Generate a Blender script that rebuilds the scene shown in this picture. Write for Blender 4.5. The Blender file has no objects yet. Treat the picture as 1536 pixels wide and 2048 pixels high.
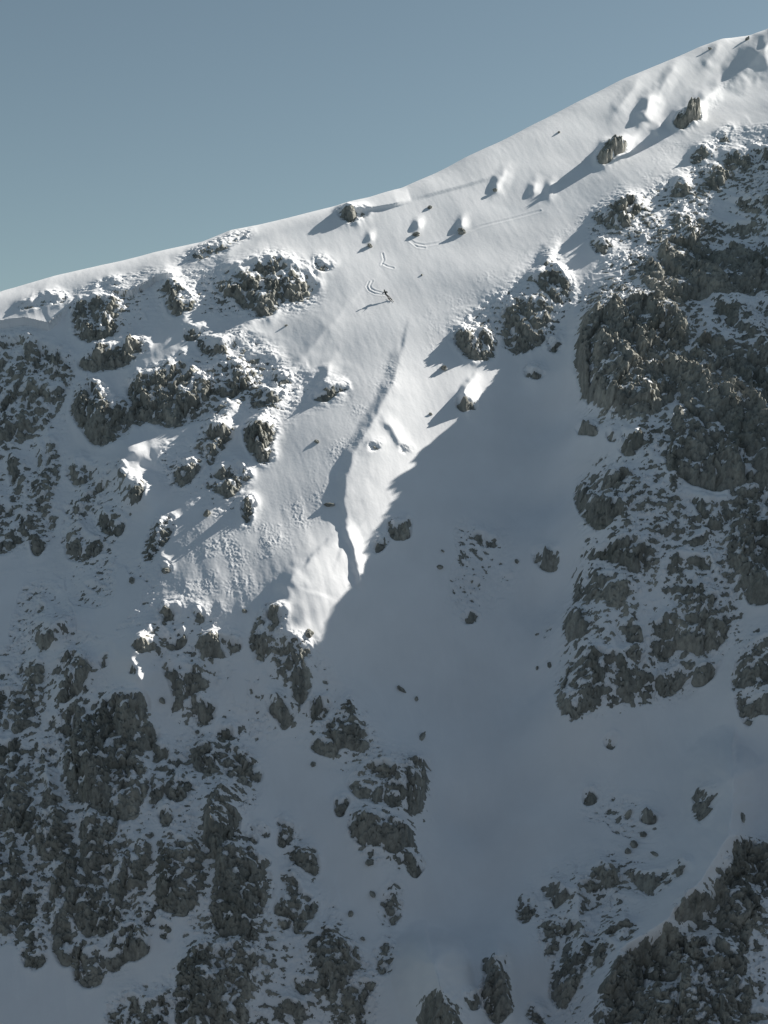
import bpy, bmesh, math, random
import numpy as np
from mathutils import Vector, Matrix

SC = bpy.context.scene
COL = SC.collection
R_ = math.radians

# ------------------------------------------------------------------ camera
FPX = 3199.0                      # focal length in pixels of a 1536 px wide picture
cam_d = bpy.data.cameras.new('camera'); cam = bpy.data.objects.new('camera', cam_d); COL.objects.link(cam)
cam_d.sensor_fit = 'HORIZONTAL'; cam_d.sensor_width = 36.0; cam_d.lens = FPX / 1536.0 * 36.0
cam_d.clip_start = 1.0; cam_d.clip_end = 6000.0
cam.location = (0, 0, 0); cam.rotation_euler = (R_(90), 0, 0)
SC.camera = cam

# ------------------------------------------------------------------ light
SUN = Vector((0.714, 0.350, 0.607)).normalized()
sun_d = bpy.data.lights.new('sun', 'SUN'); sun = bpy.data.objects.new('sun', sun_d); COL.objects.link(sun)
sun_d.energy = 5.0; sun_d.angle = R_(0.5); sun_d.color = (1.0, 0.96, 0.88)
sun.rotation_euler = SUN.to_track_quat('Z', 'Y').to_euler()
sun.location = (200, 300, 300)
SUN_EL = math.asin(SUN.z); SUN_AZ = math.atan2(SUN.x, SUN.y)
w = bpy.data.worlds.new("World"); SC.world = w; w.use_nodes = True
nt = w.node_tree; bg = nt.nodes['Background']
sky = nt.nodes.new('ShaderNodeTexSky'); sky.sky_type = 'NISHITA'; sky.sun_disc = False
sky.sun_elevation = SUN_EL; sky.sun_rotation = SUN_AZ
sky.altitude = 1800; sky.air_density = 1.0; sky.dust_density = 1.6; sky.ozone_density = 1.0
hs = nt.nodes.new('ShaderNodeHueSaturation'); hs.inputs['Saturation'].default_value = 0.85
tint = nt.nodes.new('ShaderNodeMix'); tint.data_type = 'RGBA'; tint.blend_type = 'MULTIPLY'
tint.inputs[0].default_value = 1.0; tint.inputs[7].default_value = (0.955, 1.0, 0.85, 1)
nt.links.new(sky.outputs[0], hs.inputs['Color']); nt.links.new(hs.outputs[0], tint.inputs[6])
nt.links.new(tint.outputs[2], bg.inputs['Color'])
bg.inputs['Strength'].default_value = 0.058
SC.view_settings.view_transform = 'Standard'; SC.view_settings.look = 'None'
SC.view_settings.exposure = 0.6; SC.view_settings.gamma = 1.0
SC.view_settings.use_curve_mapping = False

# ------------------------------------------------------------------ helpers: frame of the slope (tilted 45 degrees)
Y0 = 300.0
C45 = math.sqrt(0.5)
def plane_st(u, v, h=0.0):
    """slope coordinates of the point h metres off the reference plane seen at photo pixel (u, v)"""
    dx = (u - 768.0) / FPX; dz = -(v - 1024.0) / FPX
    # point y*(dx,1,dz); plane: n.(p - (0,Y0,0)) = h with n=(0,-C45,C45)
    y = (h - C45 * Y0) / (-C45 + C45 * dz)
    X = y * dx; Z = y * dz
    return X, (y - Y0) * C45 + Z * C45
def world(s, t, h):
    return s, Y0 + t * C45 - h * C45, t * C45 + h * C45
def project(s, t, h):
    x, y, z = world(s, t, h)
    return 768.0 + FPX * x / y, 1024.0 - FPX * z / y
SUN_S, SUN_T = SUN.x, (SUN.y + SUN.z) * C45
SUN_N = (SUN.z - SUN.y) * C45

# ------------------------------------------------------------------ numpy noise
rng = np.random.RandomState(7)
_ang = rng.rand(256) * 2 * np.pi
_GX = np.cos(_ang).astype(np.float32); _GY = np.sin(_ang).astype(np.float32)
_P = rng.permutation(256).astype(np.int32); _P2 = np.concatenate([_P, _P])
_RV = rng.rand(256, 4).astype(np.float32)
def _h(ix, iy, seed):
    return _P2[_P2[(ix + seed) & 255] + (iy & 255)]
def perlin(x, y, seed=0):
    x = x.astype(np.float32); y = y.astype(np.float32)
    xi = np.floor(x).astype(np.int32); yi = np.floor(y).astype(np.int32)
    xf = x - xi; yf = y - yi
    u = xf * xf * xf * (xf * (xf * 6 - 15) + 10); v = yf * yf * yf * (yf * (yf * 6 - 15) + 10)
    def g(dx, dy):
        k = _h(xi + dx, yi + dy, seed)
        return _GX[k] * (xf - dx) + _GY[k] * (yf - dy)
    a = g(0, 0); b = g(1, 0); c = g(0, 1); d = g(1, 1)
    a += u * (b - a); c += u * (d - c)
    return (a + v * (c - a)) * 1.4
def fbm(x, y, octv=4, seed=0, gain=0.5, ridged=False):
    o = np.zeros(np.shape(x), np.float32); a = 1.0; f = 1.0
    for i in range(octv):
        n = perlin(x * f + 17.3 * i, y * f - 9.1 * i, seed + 31 * i)
        if ridged: n = 1.0 - 2.0 * np.abs(n)
        o += a * n; a *= gain; f *= 2.03
    return o
def cells(x, y, seed=0, tilt=1.0):
    """facets: each voronoi cell is a tilted plane; returns (height, edge distance)"""
    x = x.astype(np.float32); y = y.astype(np.float32)
    xi = np.floor(x).astype(np.int32); yi = np.floor(y).astype(np.int32)
    best = np.full(x.shape, 9.0, np.float32); sec = best.copy(); hh = np.zeros_like(best)
    for dx in (-1, 0, 1):
        for dy in (-1, 0, 1):
            k = _h(xi + dx, yi + dy, seed); r = _RV[k]
            ox = xi + dx + 0.1 + 0.8 * r[..., 0] - x; oy = yi + dy + 0.1 + 0.8 * r[..., 1] - y
            d = ox * ox + oy * oy
            k2 = _P2[k]; r2 = _RV[k2]
            h_ = (r2[..., 2] - 0.5) - tilt * ((r2[..., 0] - 0.5) * ox + (r2[..., 1] - 0.5) * oy)
            m = d < best
            sec = np.where(m, best, np.minimum(sec, d))
            hh = np.where(m, h_, hh); best = np.where(m, d, best)
    return hh, np.sqrt(sec) - np.sqrt(best)
def box1(a, r, ax):
    r = int(r)
    if r < 1: return a
    pad = [(0, 0)] * a.ndim; pad[ax] = (r + 1, r)
    c = np.cumsum(np.pad(a.astype(np.float64), pad, mode='edge'), axis=ax)
    n = a.shape[ax]
    hi = np.take(c, np.arange(2 * r + 1, 2 * r + 1 + n), axis=ax); lo = np.take(c, np.arange(0, n), axis=ax)
    return ((hi - lo) / (2 * r + 1)).astype(np.float32)
def blur(a, r):
    for _ in range(2):
        a = box1(box1(a, r, 0), r, 1)
    return a
def sstep(a, b, x):
    t = np.clip((x - a) / (b - a), 0, 1); return t * t * (3 - 2 * t)

# ------------------------------------------------------------------ traced plan of the face (photo pixels; resolved onto the slope below)
SKYLINE = [(-400,700),(-120,640),(0,600),(100,566),(200,540),(300,515),(400,492),(460,468),(520,455),(600,436),(690,416),(740,404),
           (800,384),(870,352),(930,322),(1000,290),(1080,250),(1160,208),(1250,163),(1345,122),(1400,100),(1445,84),(1536,70),(1650,45),(1900,-10)]
# macro relief: pixel, pixel, metres off the 45 degree plane
CTRL = [
 # upper snow slope, and unseen height off the right edge added to shade the buttress
 (-250,760,-12),(-100,720,-10),(0,690,-8.5),(100,650,-6),(200,600,-4),(300,580,-3),(450,540,-1.5),(560,500,-1.2),(650,500,-1.0),(780,590,0),(900,480,-1),(1000,420,-1.5),
 (1100,330,-2),(1200,280,-2),(1300,260,-1.5),(1400,200,-2),(1500,160,-2),(1640,120,2),(1630,300,12),(1690,270,19),(1700,390,18.5),(1700,500,18),(1800,140,8),(700,700,0.3),(600,700,-0.5),(820,700,0.8),
 (850,800,0.6),(780,900,1.2),(640,850,1.0),(520,900,-0.2),
 # left flank, falling away from the sun
 (-200,950,-18),(-250,1250,-22),(0,850,-12),(0,1000,-14.5),(0,1150,-16),(150,800,-7.5),(150,950,-9.5),(150,1100,-11.5),(300,700,-3.2),(300,850,-4.0),(300,1000,-3.6),(420,800,-1.9),
 (420,950,-0.9),(250,1150,-4.8),(400,1100,-0.6),(500,1150,0.3),(600,1050,1.1),(380,1200,-0.9),(450,1230,-0.5),(520,1200,0.3),(560,1130,1.2),(300,1180,-2.2),
 # lower left face, steeper
 (100,1300,-13),(230,1300,-5.0),(330,1300,-3.6),(430,1330,-4.0),(270,1370,-6),(0,1400,-18),(200,1450,-12),(200,1550,-12.5),(330,1500,-11),(0,1600,-20),(0,1850,-23),(200,1800,-18),(200,2000,-23),(0,2040,-25),
 (-250,1600,-26),(-250,2100,-30),(430,1450,-9),(430,1600,-9.5),(430,1800,-14.5),(400,2000,-19),(400,2200,-24),(0,2250,-29),
 # central rib
 (700,1000,1.6),(660,1180,0.8),(600,1270,-0.4),(560,1300,-2),(600,1400,-6),(700,1450,-8.5),(760,1560,-10),(830,1560,-10.5),(780,1680,-12.5),(830,1750,-16),(780,1850,-18),(650,1900,-17.5),(700,2000,-19.5),(700,2200,-24),
 (500,1500,-11),(560,1600,-13.5),(620,1750,-16.5),
 # couloir
 (950,830,-1.5),(1000,780,-2.0),(1060,700,-1.2),(1120,600,0.5),(850,1000,-2.2),(950,950,-5.5),(1050,900,-5.5),(820,1120,-4),(950,1100,-8),(1060,1050,-8),(760,1250,-5.5),(900,1250,-11),(1050,1250,-12),
 (720,1350,-8),(900,1450,-17),(1050,1450,-15),(900,1650,-22),(1050,1650,-17.5),(950,1800,-23.5),(880,1880,-22.5),(1000,1850,-20.5),
 # crest of the buttress, the buttress itself and added off-frame height that shades it
 (910,650,0.8),(960,620,1.0),(1050,590,1.4),(1100,520,1.4),(1170,470,1.6),(1240,400,1.8),(1330,350,2.2),(1420,290,2),(1536,230,3),
 (1150,560,1.6),(1200,578,3.0),(1205,625,6.0),(1225,642,6.6),(1255,668,7.7),(1305,712,10.0),(1200,720,8),(1260,500,3.0),(1320,560,6),(1400,450,3),(1500,350,2.5),(1230,800,9),(1340,800,11),(1450,600,11),(1550,500,8),(1450,850,14.5),(1580,750,13),(1750,620,20),
 (1130,700,0.5),(1125,850,-3.5),(1120,1000,-6.2),(1170,900,4),(1190,1000,4.5),(1300,950,10),(1250,1100,5.5),(1400,1050,8.5),(1550,1050,11),(1160,1100,1.5),(1110,1200,-9),(1160,1250,-1),(1300,1250,1),(1450,1250,3),(1560,1300,5),
 (1090,1380,-12.5),(1140,1380,-5),(1250,1380,-4),(1380,1350,-3),(1500,1400,0),(1150,1500,-11),(1300,1480,-8),(1450,1480,-5),(1750,1200,12),(1750,1500,8),
 # lower right
 (1180,1600,-14),(1300,1600,-10),(1400,1600,-7),(1465,1560,-4),(1536,1600,-6),(1640,1560,-4),(1440,1700,-5.5),(1536,1680,-7),(1150,1720,-15),(1270,1700,-11),(1050,1800,-18.5),(1200,1780,-12.5),(1320,1760,-9),(1380,1800,-6.5),
 (1120,1900,-16),(1160,1980,-16.5),(1220,1860,-14.5),(1240,1960,-12),(1330,1870,-7.5),(1300,2000,-7.5),(1420,1900,-5),(1500,1850,-4),(1450,2050,-6.5),(1560,1950,-5),(1200,2100,-14),(1350,2200,-9),(1550,2250,-8),(1750,1900,-4),
 (870,1945,-13),(840,2040,-15),(920,2000,-13.5),(990,1925,-15),(1000,2030,-14.5),(1070,2020,-19),(780,2060,-19.5),(900,2200,-18),(1050,2200,-19),
]
# ribs: crest polyline, height, half width on the left of the drawing direction, on the right, sharpness
RIBS = [
 ([(800,715),(790,760),(765,815),(735,868),(705,915),(692,965),(688,1010),(697,1055),(690,1076)], 0.85, 22, 85, 1.35),
 ([(690,1076),(650,1105),(600,1145),(572,1176)], 0.45, 18, 110, 1.2),
 ([(600,1145),(572,1176),(578,1215),(560,1265),(548,1300)], 1.1, 26, 110, 1.2),
 ([(692,1062),(706,1095),(716,1130),(722,1172)], 1.0, 16, 24, 1.6),
 ([(700,1120),(712,1150),(720,1180)], 0.5, 8, 20, 1.6),
 ([(690,625),(640,680),(590,740),(545,795),(520,835)], 0.8, 80, 60, 1.4),
 ([(660,735),(645,780)], 0.7, 20, 30, 1.4),
 ([(770,850),(785,870),(802,895)], 0.5, 12, 25, 1.5),
 ([(550,800),(528,842),(500,870)], 1.0, 30, 40, 1.4),
 ([(480,805),(440,850),(420,875)], 1.6, 26, 40, 1.4),
 ([(520,640),(470,680),(420,720)], 1.1, 40, 55, 1.4),
 ([(390,620),(330,690),(255,740)], 1.3, 40, 60, 1.4),
 ([(300,900),(260,910),(235,945),(270,985),(240,1020)], 3.6, 60, 70, 1.3),
 ([(140,1240),(108,1262),(92,1300)], 4.2, 44, 54, 1.2),
 ([(290,1270),(262,1320),(290,1385)], 3.2, 50, 60, 1.4),
 ([(1300,195),(1292,225),(1282,245)], 1.6, 24, 34, 1.4),
 ([(1262,285),(1235,300),(1205,325)], 1.5, 26, 22, 1.4),
 ([(1420,190),(1385,215),(1352,240)], 1.2, 30, 30, 1.4),
 ([(1322,255),(1310,275)], 0.9, 20, 22, 1.4),
 ([(1700,-20),(1610,25),(1560,66),(1525,105),(1480,150)], 3.2, 40, 50, 1.3),
 ([(1480,150),(1430,185),(1390,225),(1330,270)], 0.9, 22, 30, 1.3),
 ([(1275,165),(1255,195),(1225,235)], 0.45, 18, 26, 1.3),
 ([(1350,135),(1335,160),(1318,190)], 0.6, 18, 26, 1.3),
 ([(1440,95),(1425,115),(1405,140)], 0.6, 18, 26, 1.3),
 ([(1010,345),(1000,370),(985,395)], 0.5, 16, 24, 1.3),

 ([(1072,372),(1066,395)], 0.8, 18, 18, 1.4),
 ([(1100,372),(1096,400)], 0.7, 14, 18, 1.4),
 ([(925,445),(922,462)], 1.0, 14, 16, 1.4),
 ([(838,448),(834,462)], 0.9, 14, 14, 1.4),
 ([(742,474),(738,486)], 0.7, 12, 12, 1.4),
 ([(1000,360),(988,380)], 0.6, 14, 14, 1.4),
 ([(940,770),(925,800),(930,822)], 1.6, 12, 30, 1.4),
 ([(1110,500),(1085,540),(1060,575)], 1.2, 26, 20, 1.4),
 ([(1465,1555),(1462,1620),(1455,1680),(1400,1770),(1330,1850),(1240,1905),(1205,1990),(1190,2100)], 7.0, 100, 60, 1.15, 1),
 ([(1540,1530),(1480,1562),(1420,1580)], 0.8, 30, 60, 1.5),
 ([(868,1935),(880,1990),(905,2060),(930,2150)], 9.5, 90, 70, 1.0, 1),
 ([(990,1880),(1000,1950),(1010,2040)], 2.2, 30, 36, 1.4),
 ([(1150,1760),(1158,1850),(1165,1930)], 2.4, 50, 22, 1.4),
 ([(200,890),(185,760)], 0.8, 50, 50, 1.4),
 ([(640,1290),(700,1400),(760,1500),(850,1560)], 1.0, 60, 50, 1.4),
]
# wind lips and cornices: raised on the uphill side, sheer below
LIPS = [
 ([(680,442),(705,430),(742,424),(785,416),(822,404)], 0.7, 50),
 ([(822,404),(870,390),(925,376),(960,366),(1002,352)], 0.32, 40),
 ([(-120,672),(0,658),(50,650),(98,660),(118,640),(150,606)], 2.2, 70),
 ([(215,595),(262,590),(310,565),(365,556)], 1.6, 40),
 ([(440,548),(480,540),(545,520)], 0.8, 40),
]
# thing: (name, category, label, group, [(density, metres proud, 'x,y x,y ...'), ...])
G1 = 'rock outcrops breaking through the snow face'
G2 = 'boulders standing alone in the snow'
ROCKS = [
 ('rock_outcrop','outcrop','snow speckled dark cliff at the left edge just under the cornice',G1,[(.56,1.6,'0,690 25,678 60,672 75,692 108,694 112,700 150,720 135,790 100,850 60,885 0,905')]),
 ('rock_outcrop','outcrop','thin broken column of dark rock right of the left edge, above the pointed spike rock',G1,[(.5,1,'78,905 100,868 122,890 116,940 105,990 116,1060 95,1072 75,1020 62,960')]),
 ('rock_outcrop','outcrop','broken dark rock bands at the left edge below the speckled cliff',G1,[(.55,1.2,'0,955 25,1000 40,1040 70,1020 80,1062 40,1090 25,1110 0,1125'),(.6,.9,'12,912 45,922 52,970 55,1005 35,1000 20,960')]),
 ('boulder','boulder','dark pointed rock hanging like a spike in shaded snow on the left',G2,[(1.1,1.4,'60,1080 95,1083 92,1102 72,1120 65,1100')]),
 ('rock_outcrop','outcrop','squarish dark outcrop under the wind lip, first one right of the cornice on the left',G1,[(.62,1.4,'153,610 185,600 240,604 245,640 238,668 215,685 190,693 150,672')]),
 ('rock_outcrop','outcrop','small shaded outcrop tucked under the second wind lip of the left ridge',G1,[(.5,1.2,'327,572 352,570 372,590 388,600 385,622 352,636 330,612')]),
 ('rock_outcrop','outcrop','rugged snow capped outcrop left of the skier, ending in a rounded knob',G1,[(.55,2.0,'428,562 450,545 490,540 545,517 575,525 612,540 632,575 628,596 600,602 585,612 568,604 540,636 512,640 500,618 478,636 475,610 430,590')]),
 ('rock_outcrop','outcrop','small string of rocks just above the rounded knob left of the skier',G1,[(.5,.5,'628,528 642,525 665,540 640,546')]),
 ('rock_outcrop','outcrop','long slanting rib of brown rock below the squarish outcrop on the left',G1,[(.78,1.5,'160,735 200,702 255,690 292,688 288,703 240,735 195,752 165,748')]),
 ('rock_outcrop','outcrop','small dark ledge between two sunlit snow strips on the upper left',G1,[(.72,1,'368,686 385,655 420,660 415,672 375,692')]),
 ('crag','crag','large blocky crag on the left with two big brown faces hanging into shaded snow',G1,[(.82,2.4,'150,850 152,800 165,768 205,768 215,800 222,830 250,800 262,860 235,882 200,898 180,880 165,850'),(.82,2.4,'260,860 265,800 252,770 300,748 345,738 360,715 395,735 393,780 400,800 405,845 370,852 330,860 290,848')]),
 ('rock_outcrop','outcrop','dark broken ledge above the blocky crag, beside a shadowed snow hollow',G1,[(.55,1,'395,692 420,680 450,690 480,675 490,690 450,712 410,715')]),
 ('rock_outcrop','outcrop','speckled outcrop right behind the large blocky crag on the left',G1,[(.56,1.4,'400,772 420,742 470,730 510,735 530,748 510,772 480,800 440,830 405,842'),(.5,.8,'482,722 502,708 550,715 560,725 540,745 500,735')]),
 ('rock_outcrop','outcrop','two grey pillars under a sunlit snow shoulder, left of the long open chute',G1,[(.85,1.7,'393,902 420,854 470,866 455,895 432,912 425,940 412,930'),(.9,1.2,'353,972 360,940 385,920 410,932 400,955 365,980')]),
 ('rock_outcrop','outcrop','snow capped outcrop directly below the two grey pillars',G1,[(.75,1.4,'407,975 420,958 445,935 465,925 498,945 495,960 470,990 455,1012 440,985 420,985')]),
 ('rock_outcrop','outcrop','narrow trail of small rocks where the debris fan begins',G1,[(.7,.9,'490,1000 508,1000 498,1055 485,1050')]),
 ('rock_outcrop','outcrop','upright snow striped outcrop standing on the sunlit slope left of the chute',G1,[(.72,1.6,'497,868 505,850 540,850 552,865 532,890 535,905 546,920 535,936 510,925 497,900')]),
 ('rock_outcrop','outcrop','pair of jagged rocks with shadows above the upright striped outcrop',G1,[(.62,1.1,'500,815 515,785 540,780 575,788 562,802 530,822'),(.55,.7,'545,752 562,745 580,760 570,775 545,770')]),
 ('rock_outcrop','outcrop','short row of three dark rocks in open sunlit snow with one long shadow',G1,[(.7,1.1,'625,802 648,790 660,778 692,772 690,785 668,798 640,806')]),
 ('rock_outcrop','outcrop','group of rocks around the sunlit snow horn on the shaded left slope',G1,[(.55,.9,'140,940 150,925 190,925 195,960 170,975 150,985'),(.6,1,'190,975 205,962 222,965 205,992 165,1012 150,1010'),(.75,.7,'236,925 252,940 255,955 240,955'),(.78,.9,'258,970 285,970 283,1000 270,1005 258,990'),(.55,.6,'150,1000 165,1012 176,1030 152,1045'),(.6,.5,'130,1010 145,1015 135,1035')]),
 ('boulder','boulder','round twin boulder with a sunlit snow cap on the shaded left slope',G2,[(1.05,1.8,'200,1037 215,1026 240,1035 248,1050 240,1075 215,1074 202,1060')]),
 ('rock_outcrop','outcrop','scatter of low rocks right below the round twin boulder',G1,[(.42,.5,'135,1065 165,1050 175,1075 205,1085 228,1093 215,1105 165,1130 140,1125')]),
 ('rock_outcrop','outcrop','small cup shaped ring of rock in the shaded snow of the left slope',G1,[(.55,.7,'163,1160 180,1170 190,1158 197,1170 188,1184 168,1176')]),
 ('rock_outcrop','outcrop','dotted line of small rocks along the shadow edge of the debris fan',G1,[(.42,.5,'318,1048 345,1042 345,1062 312,1112 295,1132 292,1115'),(.4,.4,'325,1130 345,1128 342,1145 325,1147')]),
 ('rock_outcrop','outcrop','low rocks on the small sunlit snow patch near the left edge',G1,[(.42,.8,'60,1258 85,1245 116,1250 105,1285 85,1312 75,1300'),(.4,.6,'65,1220 100,1205 98,1225 75,1235')]),
 ('rock_outcrop','outcrop','low broken rocks at the left edge above the dark lower wall',G1,[(.55,.6,'0,1342 25,1340 20,1365 0,1367'),(.5,.8,'40,1340 65,1325 115,1345 100,1370 70,1385 45,1370')]),
 ('cliff','cliff','dark speckled wall filling the left edge below the broken rocks',G1,[(.6,1.5,'0,1405 35,1380 60,1390 88,1402 62,1440 52,1475 0,1482'),(.66,1.6,'0,1482 45,1490 62,1505 75,1600 92,1640 70,1682 30,1665 0,1670'),(.45,.8,'90,1440 125,1430 130,1460 110,1475'),(.55,.8,'90,1490 125,1485 120,1525 100,1520'),(.62,1.2,'78,1540 92,1550 116,1560 110,1590 140,1622 130,1648 95,1640 75,1600')]),
 ('rock_tower','rock tower','tall grey rock tower with a sunlit brown crest in the lower left',G1,[(.98,3.4,'122,1420 145,1420 205,1412 225,1392 258,1388 292,1402 300,1440 318,1470 310,1505 280,1512 300,1560 290,1600 270,1640 230,1650 190,1620 140,1600 135,1540'),(.62,1.5,'120,1420 120,1345 135,1310 160,1310 187,1340 165,1380 158,1415')]),
 ('cliff','cliff','broad grey wall directly beneath the tall rock tower',G1,[(.92,2.2,'70,1642 150,1622 160,1700 155,1727 80,1727 70,1690'),(.85,2.4,'160,1640 262,1645 265,1700 300,1760 250,1800 240,1868 180,1885 100,1800 110,1740 160,1725'),(.78,1.6,'110,1800 150,1850 162,1900 150,1930 125,1937 110,1900')]),
 ('cliff','cliff','ragged dark cliff at the left edge above the bottom snowfield',G1,[(.82,2,'0,1712 40,1710 60,1760 85,1792 70,1850 50,1868 20,1862 0,1872'),(.62,1.2,'60,1862 75,1830 85,1880 90,1920 75,1946 52,1932')]),
 ('rock_outcrop','outcrop','hanging tongue of brown rock reaching down into the bottom left snowfield',G1,[(.88,1.6,'140,1892 200,1892 215,1940 190,1982 155,1972'),(.72,1.5,'215,1960 220,1900 230,1870 260,1850 290,1870 300,1900 275,1925 250,1927')]),
 ('crag','crag','low dark crag on the bottom border right of the bottom left snowfield',G1,[(.75,1.8,'215,2048 220,2012 250,1990 300,2002 345,1985 352,2048')]),
 ('crag','crag','massive dark crag on the bottom border below the long rock pillar',G1,[(.88,2.6,'352,2048 350,1990 362,1932 400,1900 440,1892 480,1885 515,1962 500,2000 480,2048')]),
 ('rock_outcrop','outcrop','grey slabs along the right side of the tall rock tower',G1,[(.85,1.4,'318,1480 345,1510 360,1520 350,1560 322,1600 302,1645 292,1580'),(.8,1.2,'325,1582 345,1547 370,1545 390,1570 370,1600 340,1610'),(.85,1.1,'315,1620 350,1612 345,1660 325,1662')]),
 ('rock_outcrop','outcrop','brown block standing left of a similar block above the long pillar',G1,[(.95,1.5,'385,1512 395,1490 430,1490 440,1510 430,1545 410,1558 388,1532')]),
 ('rock_outcrop','outcrop','brown block with a dark tail falling to the right, above the long pillar',G1,[(.9,1.4,'445,1502 480,1500 500,1520 525,1542 520,1577 490,1555 465,1562 450,1555')]),
 ('rock_tower','rock tower','long snow flecked pillar with a pointed top, lower left centre',G1,[(.97,3,'438,1568 455,1590 470,1620 481,1642 462,1700 450,1755 425,1720 410,1650 420,1600')]),
 ('cliff','cliff','smooth fluted cliff continuing below the long pointed pillar',G1,[(.97,3,'430,1760 452,1705 482,1700 500,1740 540,1742 540,1790 512,1855 540,1882 500,1892 470,1872 440,1885 420,1825'),(.9,1.6,'495,1702 520,1715 540,1737 525,1752 492,1728')]),
 ('rock_outcrop','outcrop','dark outcrop with a feathery right edge beside the fluted cliff',G1,[(.78,1.6,'560,1790 565,1755 590,1750 610,1780 640,1800 632,1840 600,1872 560,1882 545,1830')]),
 ('rock_outcrop','outcrop','small dark outcrop in the blue trough right of the long pillar',G1,[(.85,1.3,'585,1722 600,1695 625,1712 632,1757 615,1745 590,1732')]),
 ('boulder','boulder','tall oval slab in snow right beside the long pillar',G2,[(1.1,1,'495,1692 505,1655 513,1670 510,1696')]),
 ('boulder','boulder','smaller slanting slab right of the tall oval slab',G2,[(1.1,.9,'516,1655 530,1660 536,1682 522,1675')]),
 ('rock_outcrop','outcrop','vertical trail of small dark rocks in the middle of the blue trough',G1,[(.52,.8,'558,1640 572,1640 590,1665 575,1692 560,1702 560,1670')]),
 ('cliff','cliff','streaked brown wall between two snow ramps in the lower left centre',G1,[(.8,1.8,'318,1680 345,1665 380,1690 405,1720 412,1745 400,1800 380,1832 350,1830 315,1820 320,1745'),(.72,1.2,'262,1700 310,1655 302,1740 270,1758')]),
 ('rock_outcrop','outcrop','small rocks at the foot of the streaked brown wall',G1,[(.55,.8,'278,1835 310,1820 316,1862 290,1852'),(.5,.8,'325,1850 345,1852 340,1890 322,1880')]),
 ('crag','crag','upright dark crag on the bottom slope between the massive crag and the couloir',G1,[(.92,2.2,'620,1892 640,1862 665,1850 682,1882 720,1910 722,1936 700,1962 690,1992 660,2000 640,1980 637,1925')]),
 ('rock_outcrop','outcrop','dark hooked outcrop on the bottom slope nearest the couloir',G1,[(.9,1.5,'685,1992 702,1970 750,1955 752,1975 730,2002 735,2036 702,2030 685,2012')]),
 ('rock_outcrop','outcrop','low grey outcrop left of the upright dark crag',G1,[(.85,1.3,'578,1962 600,1945 630,1960 640,1982 620,1992 590,1985')]),
 ('rock_outcrop','outcrop','small block on the bottom slope just above the lower border',G1,[(.85,1.4,'555,2000 580,1995 625,2010 620,2036 590,2042 562,2018')]),
 ('boulder','boulder','oval boulder in snow between the fluted cliff and the massive crag',G2,[(.98,1.2,'490,1925 500,1900 518,1920 515,1936 500,1938')]),
 ('rock_outcrop','outcrop','dark rocks in the hollow at the left end of the bright snow ridge',G1,[(.72,1.6,'507,1300 520,1240 550,1212 566,1230 555,1270 560,1290 530,1320 510,1332')]),
 ('crag','crag','broken dark crag hanging under the tip of the bright snow ridge',G1,[(.78,1.8,'548,1310 555,1290 600,1278 622,1300 610,1340 628,1330 622,1375 605,1420 590,1420 590,1372 565,1355')]),
 ('rock_outcrop','outcrop','smooth drop shaped rock in a snow hollow below the bright ridge tip',G1,[(.88,1.5,'530,1402 545,1385 562,1395 590,1420 582,1455 566,1466 555,1440 535,1412')]),
 ('rock_outcrop','outcrop','small dark outcrop just right of the drop shaped rock',G1,[(.85,1.3,'620,1442 625,1402 655,1390 662,1420 642,1446')]),
 ('rock_outcrop','outcrop','stepped outcrop halfway down the left side of the couloir',G1,[(.75,1.5,'620,1502 650,1465 670,1430 690,1405 712,1400 705,1440 737,1470 725,1502 700,1502 680,1492 675,1515 635,1512')]),
 ('crag','crag','speckled crag with a tall dark right wall beside the couloir',G1,[(.6,1.6,'700,1560 722,1545 765,1512 800,1540 815,1600 790,1622 740,1612 702,1590'),(.95,2.2,'812,1545 832,1522 858,1520 856,1580 845,1622 822,1640 815,1600')]),
 ('crag','crag','rounded fluted crag directly below the speckled crag beside the couloir',G1,[(.95,2.2,'708,1690 705,1642 740,1622 780,1640 820,1660 838,1690 810,1702 780,1712 760,1692 730,1694')]),
 ('boulder','boulder','egg shaped dark boulder alone in snow left of the couloir crags',G2,[(1.1,1.5,'668,1607 680,1600 696,1605 694,1625 683,1638 672,1622')]),
 ('rock_outcrop','outcrop','small dark outcrop at the foot of the rounded fluted crag',G1,[(.85,1.1,'812,1722 835,1708 850,1742 830,1758 815,1742')]),
 ('rock_outcrop','outcrop','two broken strips of rock running down the left bank of the couloir',G1,[(.5,.8,'770,1792 800,1762 797,1832 790,1852 775,1852 757,1845'),(.75,.9,'755,1902 785,1872 792,1890 777,1952 760,1952')]),
 ('rock_outcrop','outcrop','speckled rocks at the lower edge of the sunlit debris fan',G1,[(.52,.9,'320,1262 328,1215 355,1210 366,1225 345,1262'),(.6,.7,'385,1215 415,1235 405,1246 390,1240'),(.5,.8,'330,1282 370,1265 376,1300 340,1312'),(.5,.6,'298,1252 312,1255 306,1285 296,1275')]),
 ('rock_outcrop','outcrop','dark rocks under two narrow sunlit snow tongues of the debris fan',G1,[(.58,1,'395,1300 410,1285 440,1272 478,1280 480,1302 440,1322 400,1320')]),
 ('rock_outcrop','outcrop','ragged dark outcrop below the debris fan with a sunlit chip of snow',G1,[(.68,1.4,'330,1332 355,1322 400,1347 420,1362 402,1392 370,1402 360,1432 347,1428 345,1382')]),
 ('rock_outcrop','outcrop','square standing rock with two feet below the ragged dark outcrop',G1,[(.9,1.2,'388,1402 420,1400 430,1430 415,1456 402,1440 388,1456')]),
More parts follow.
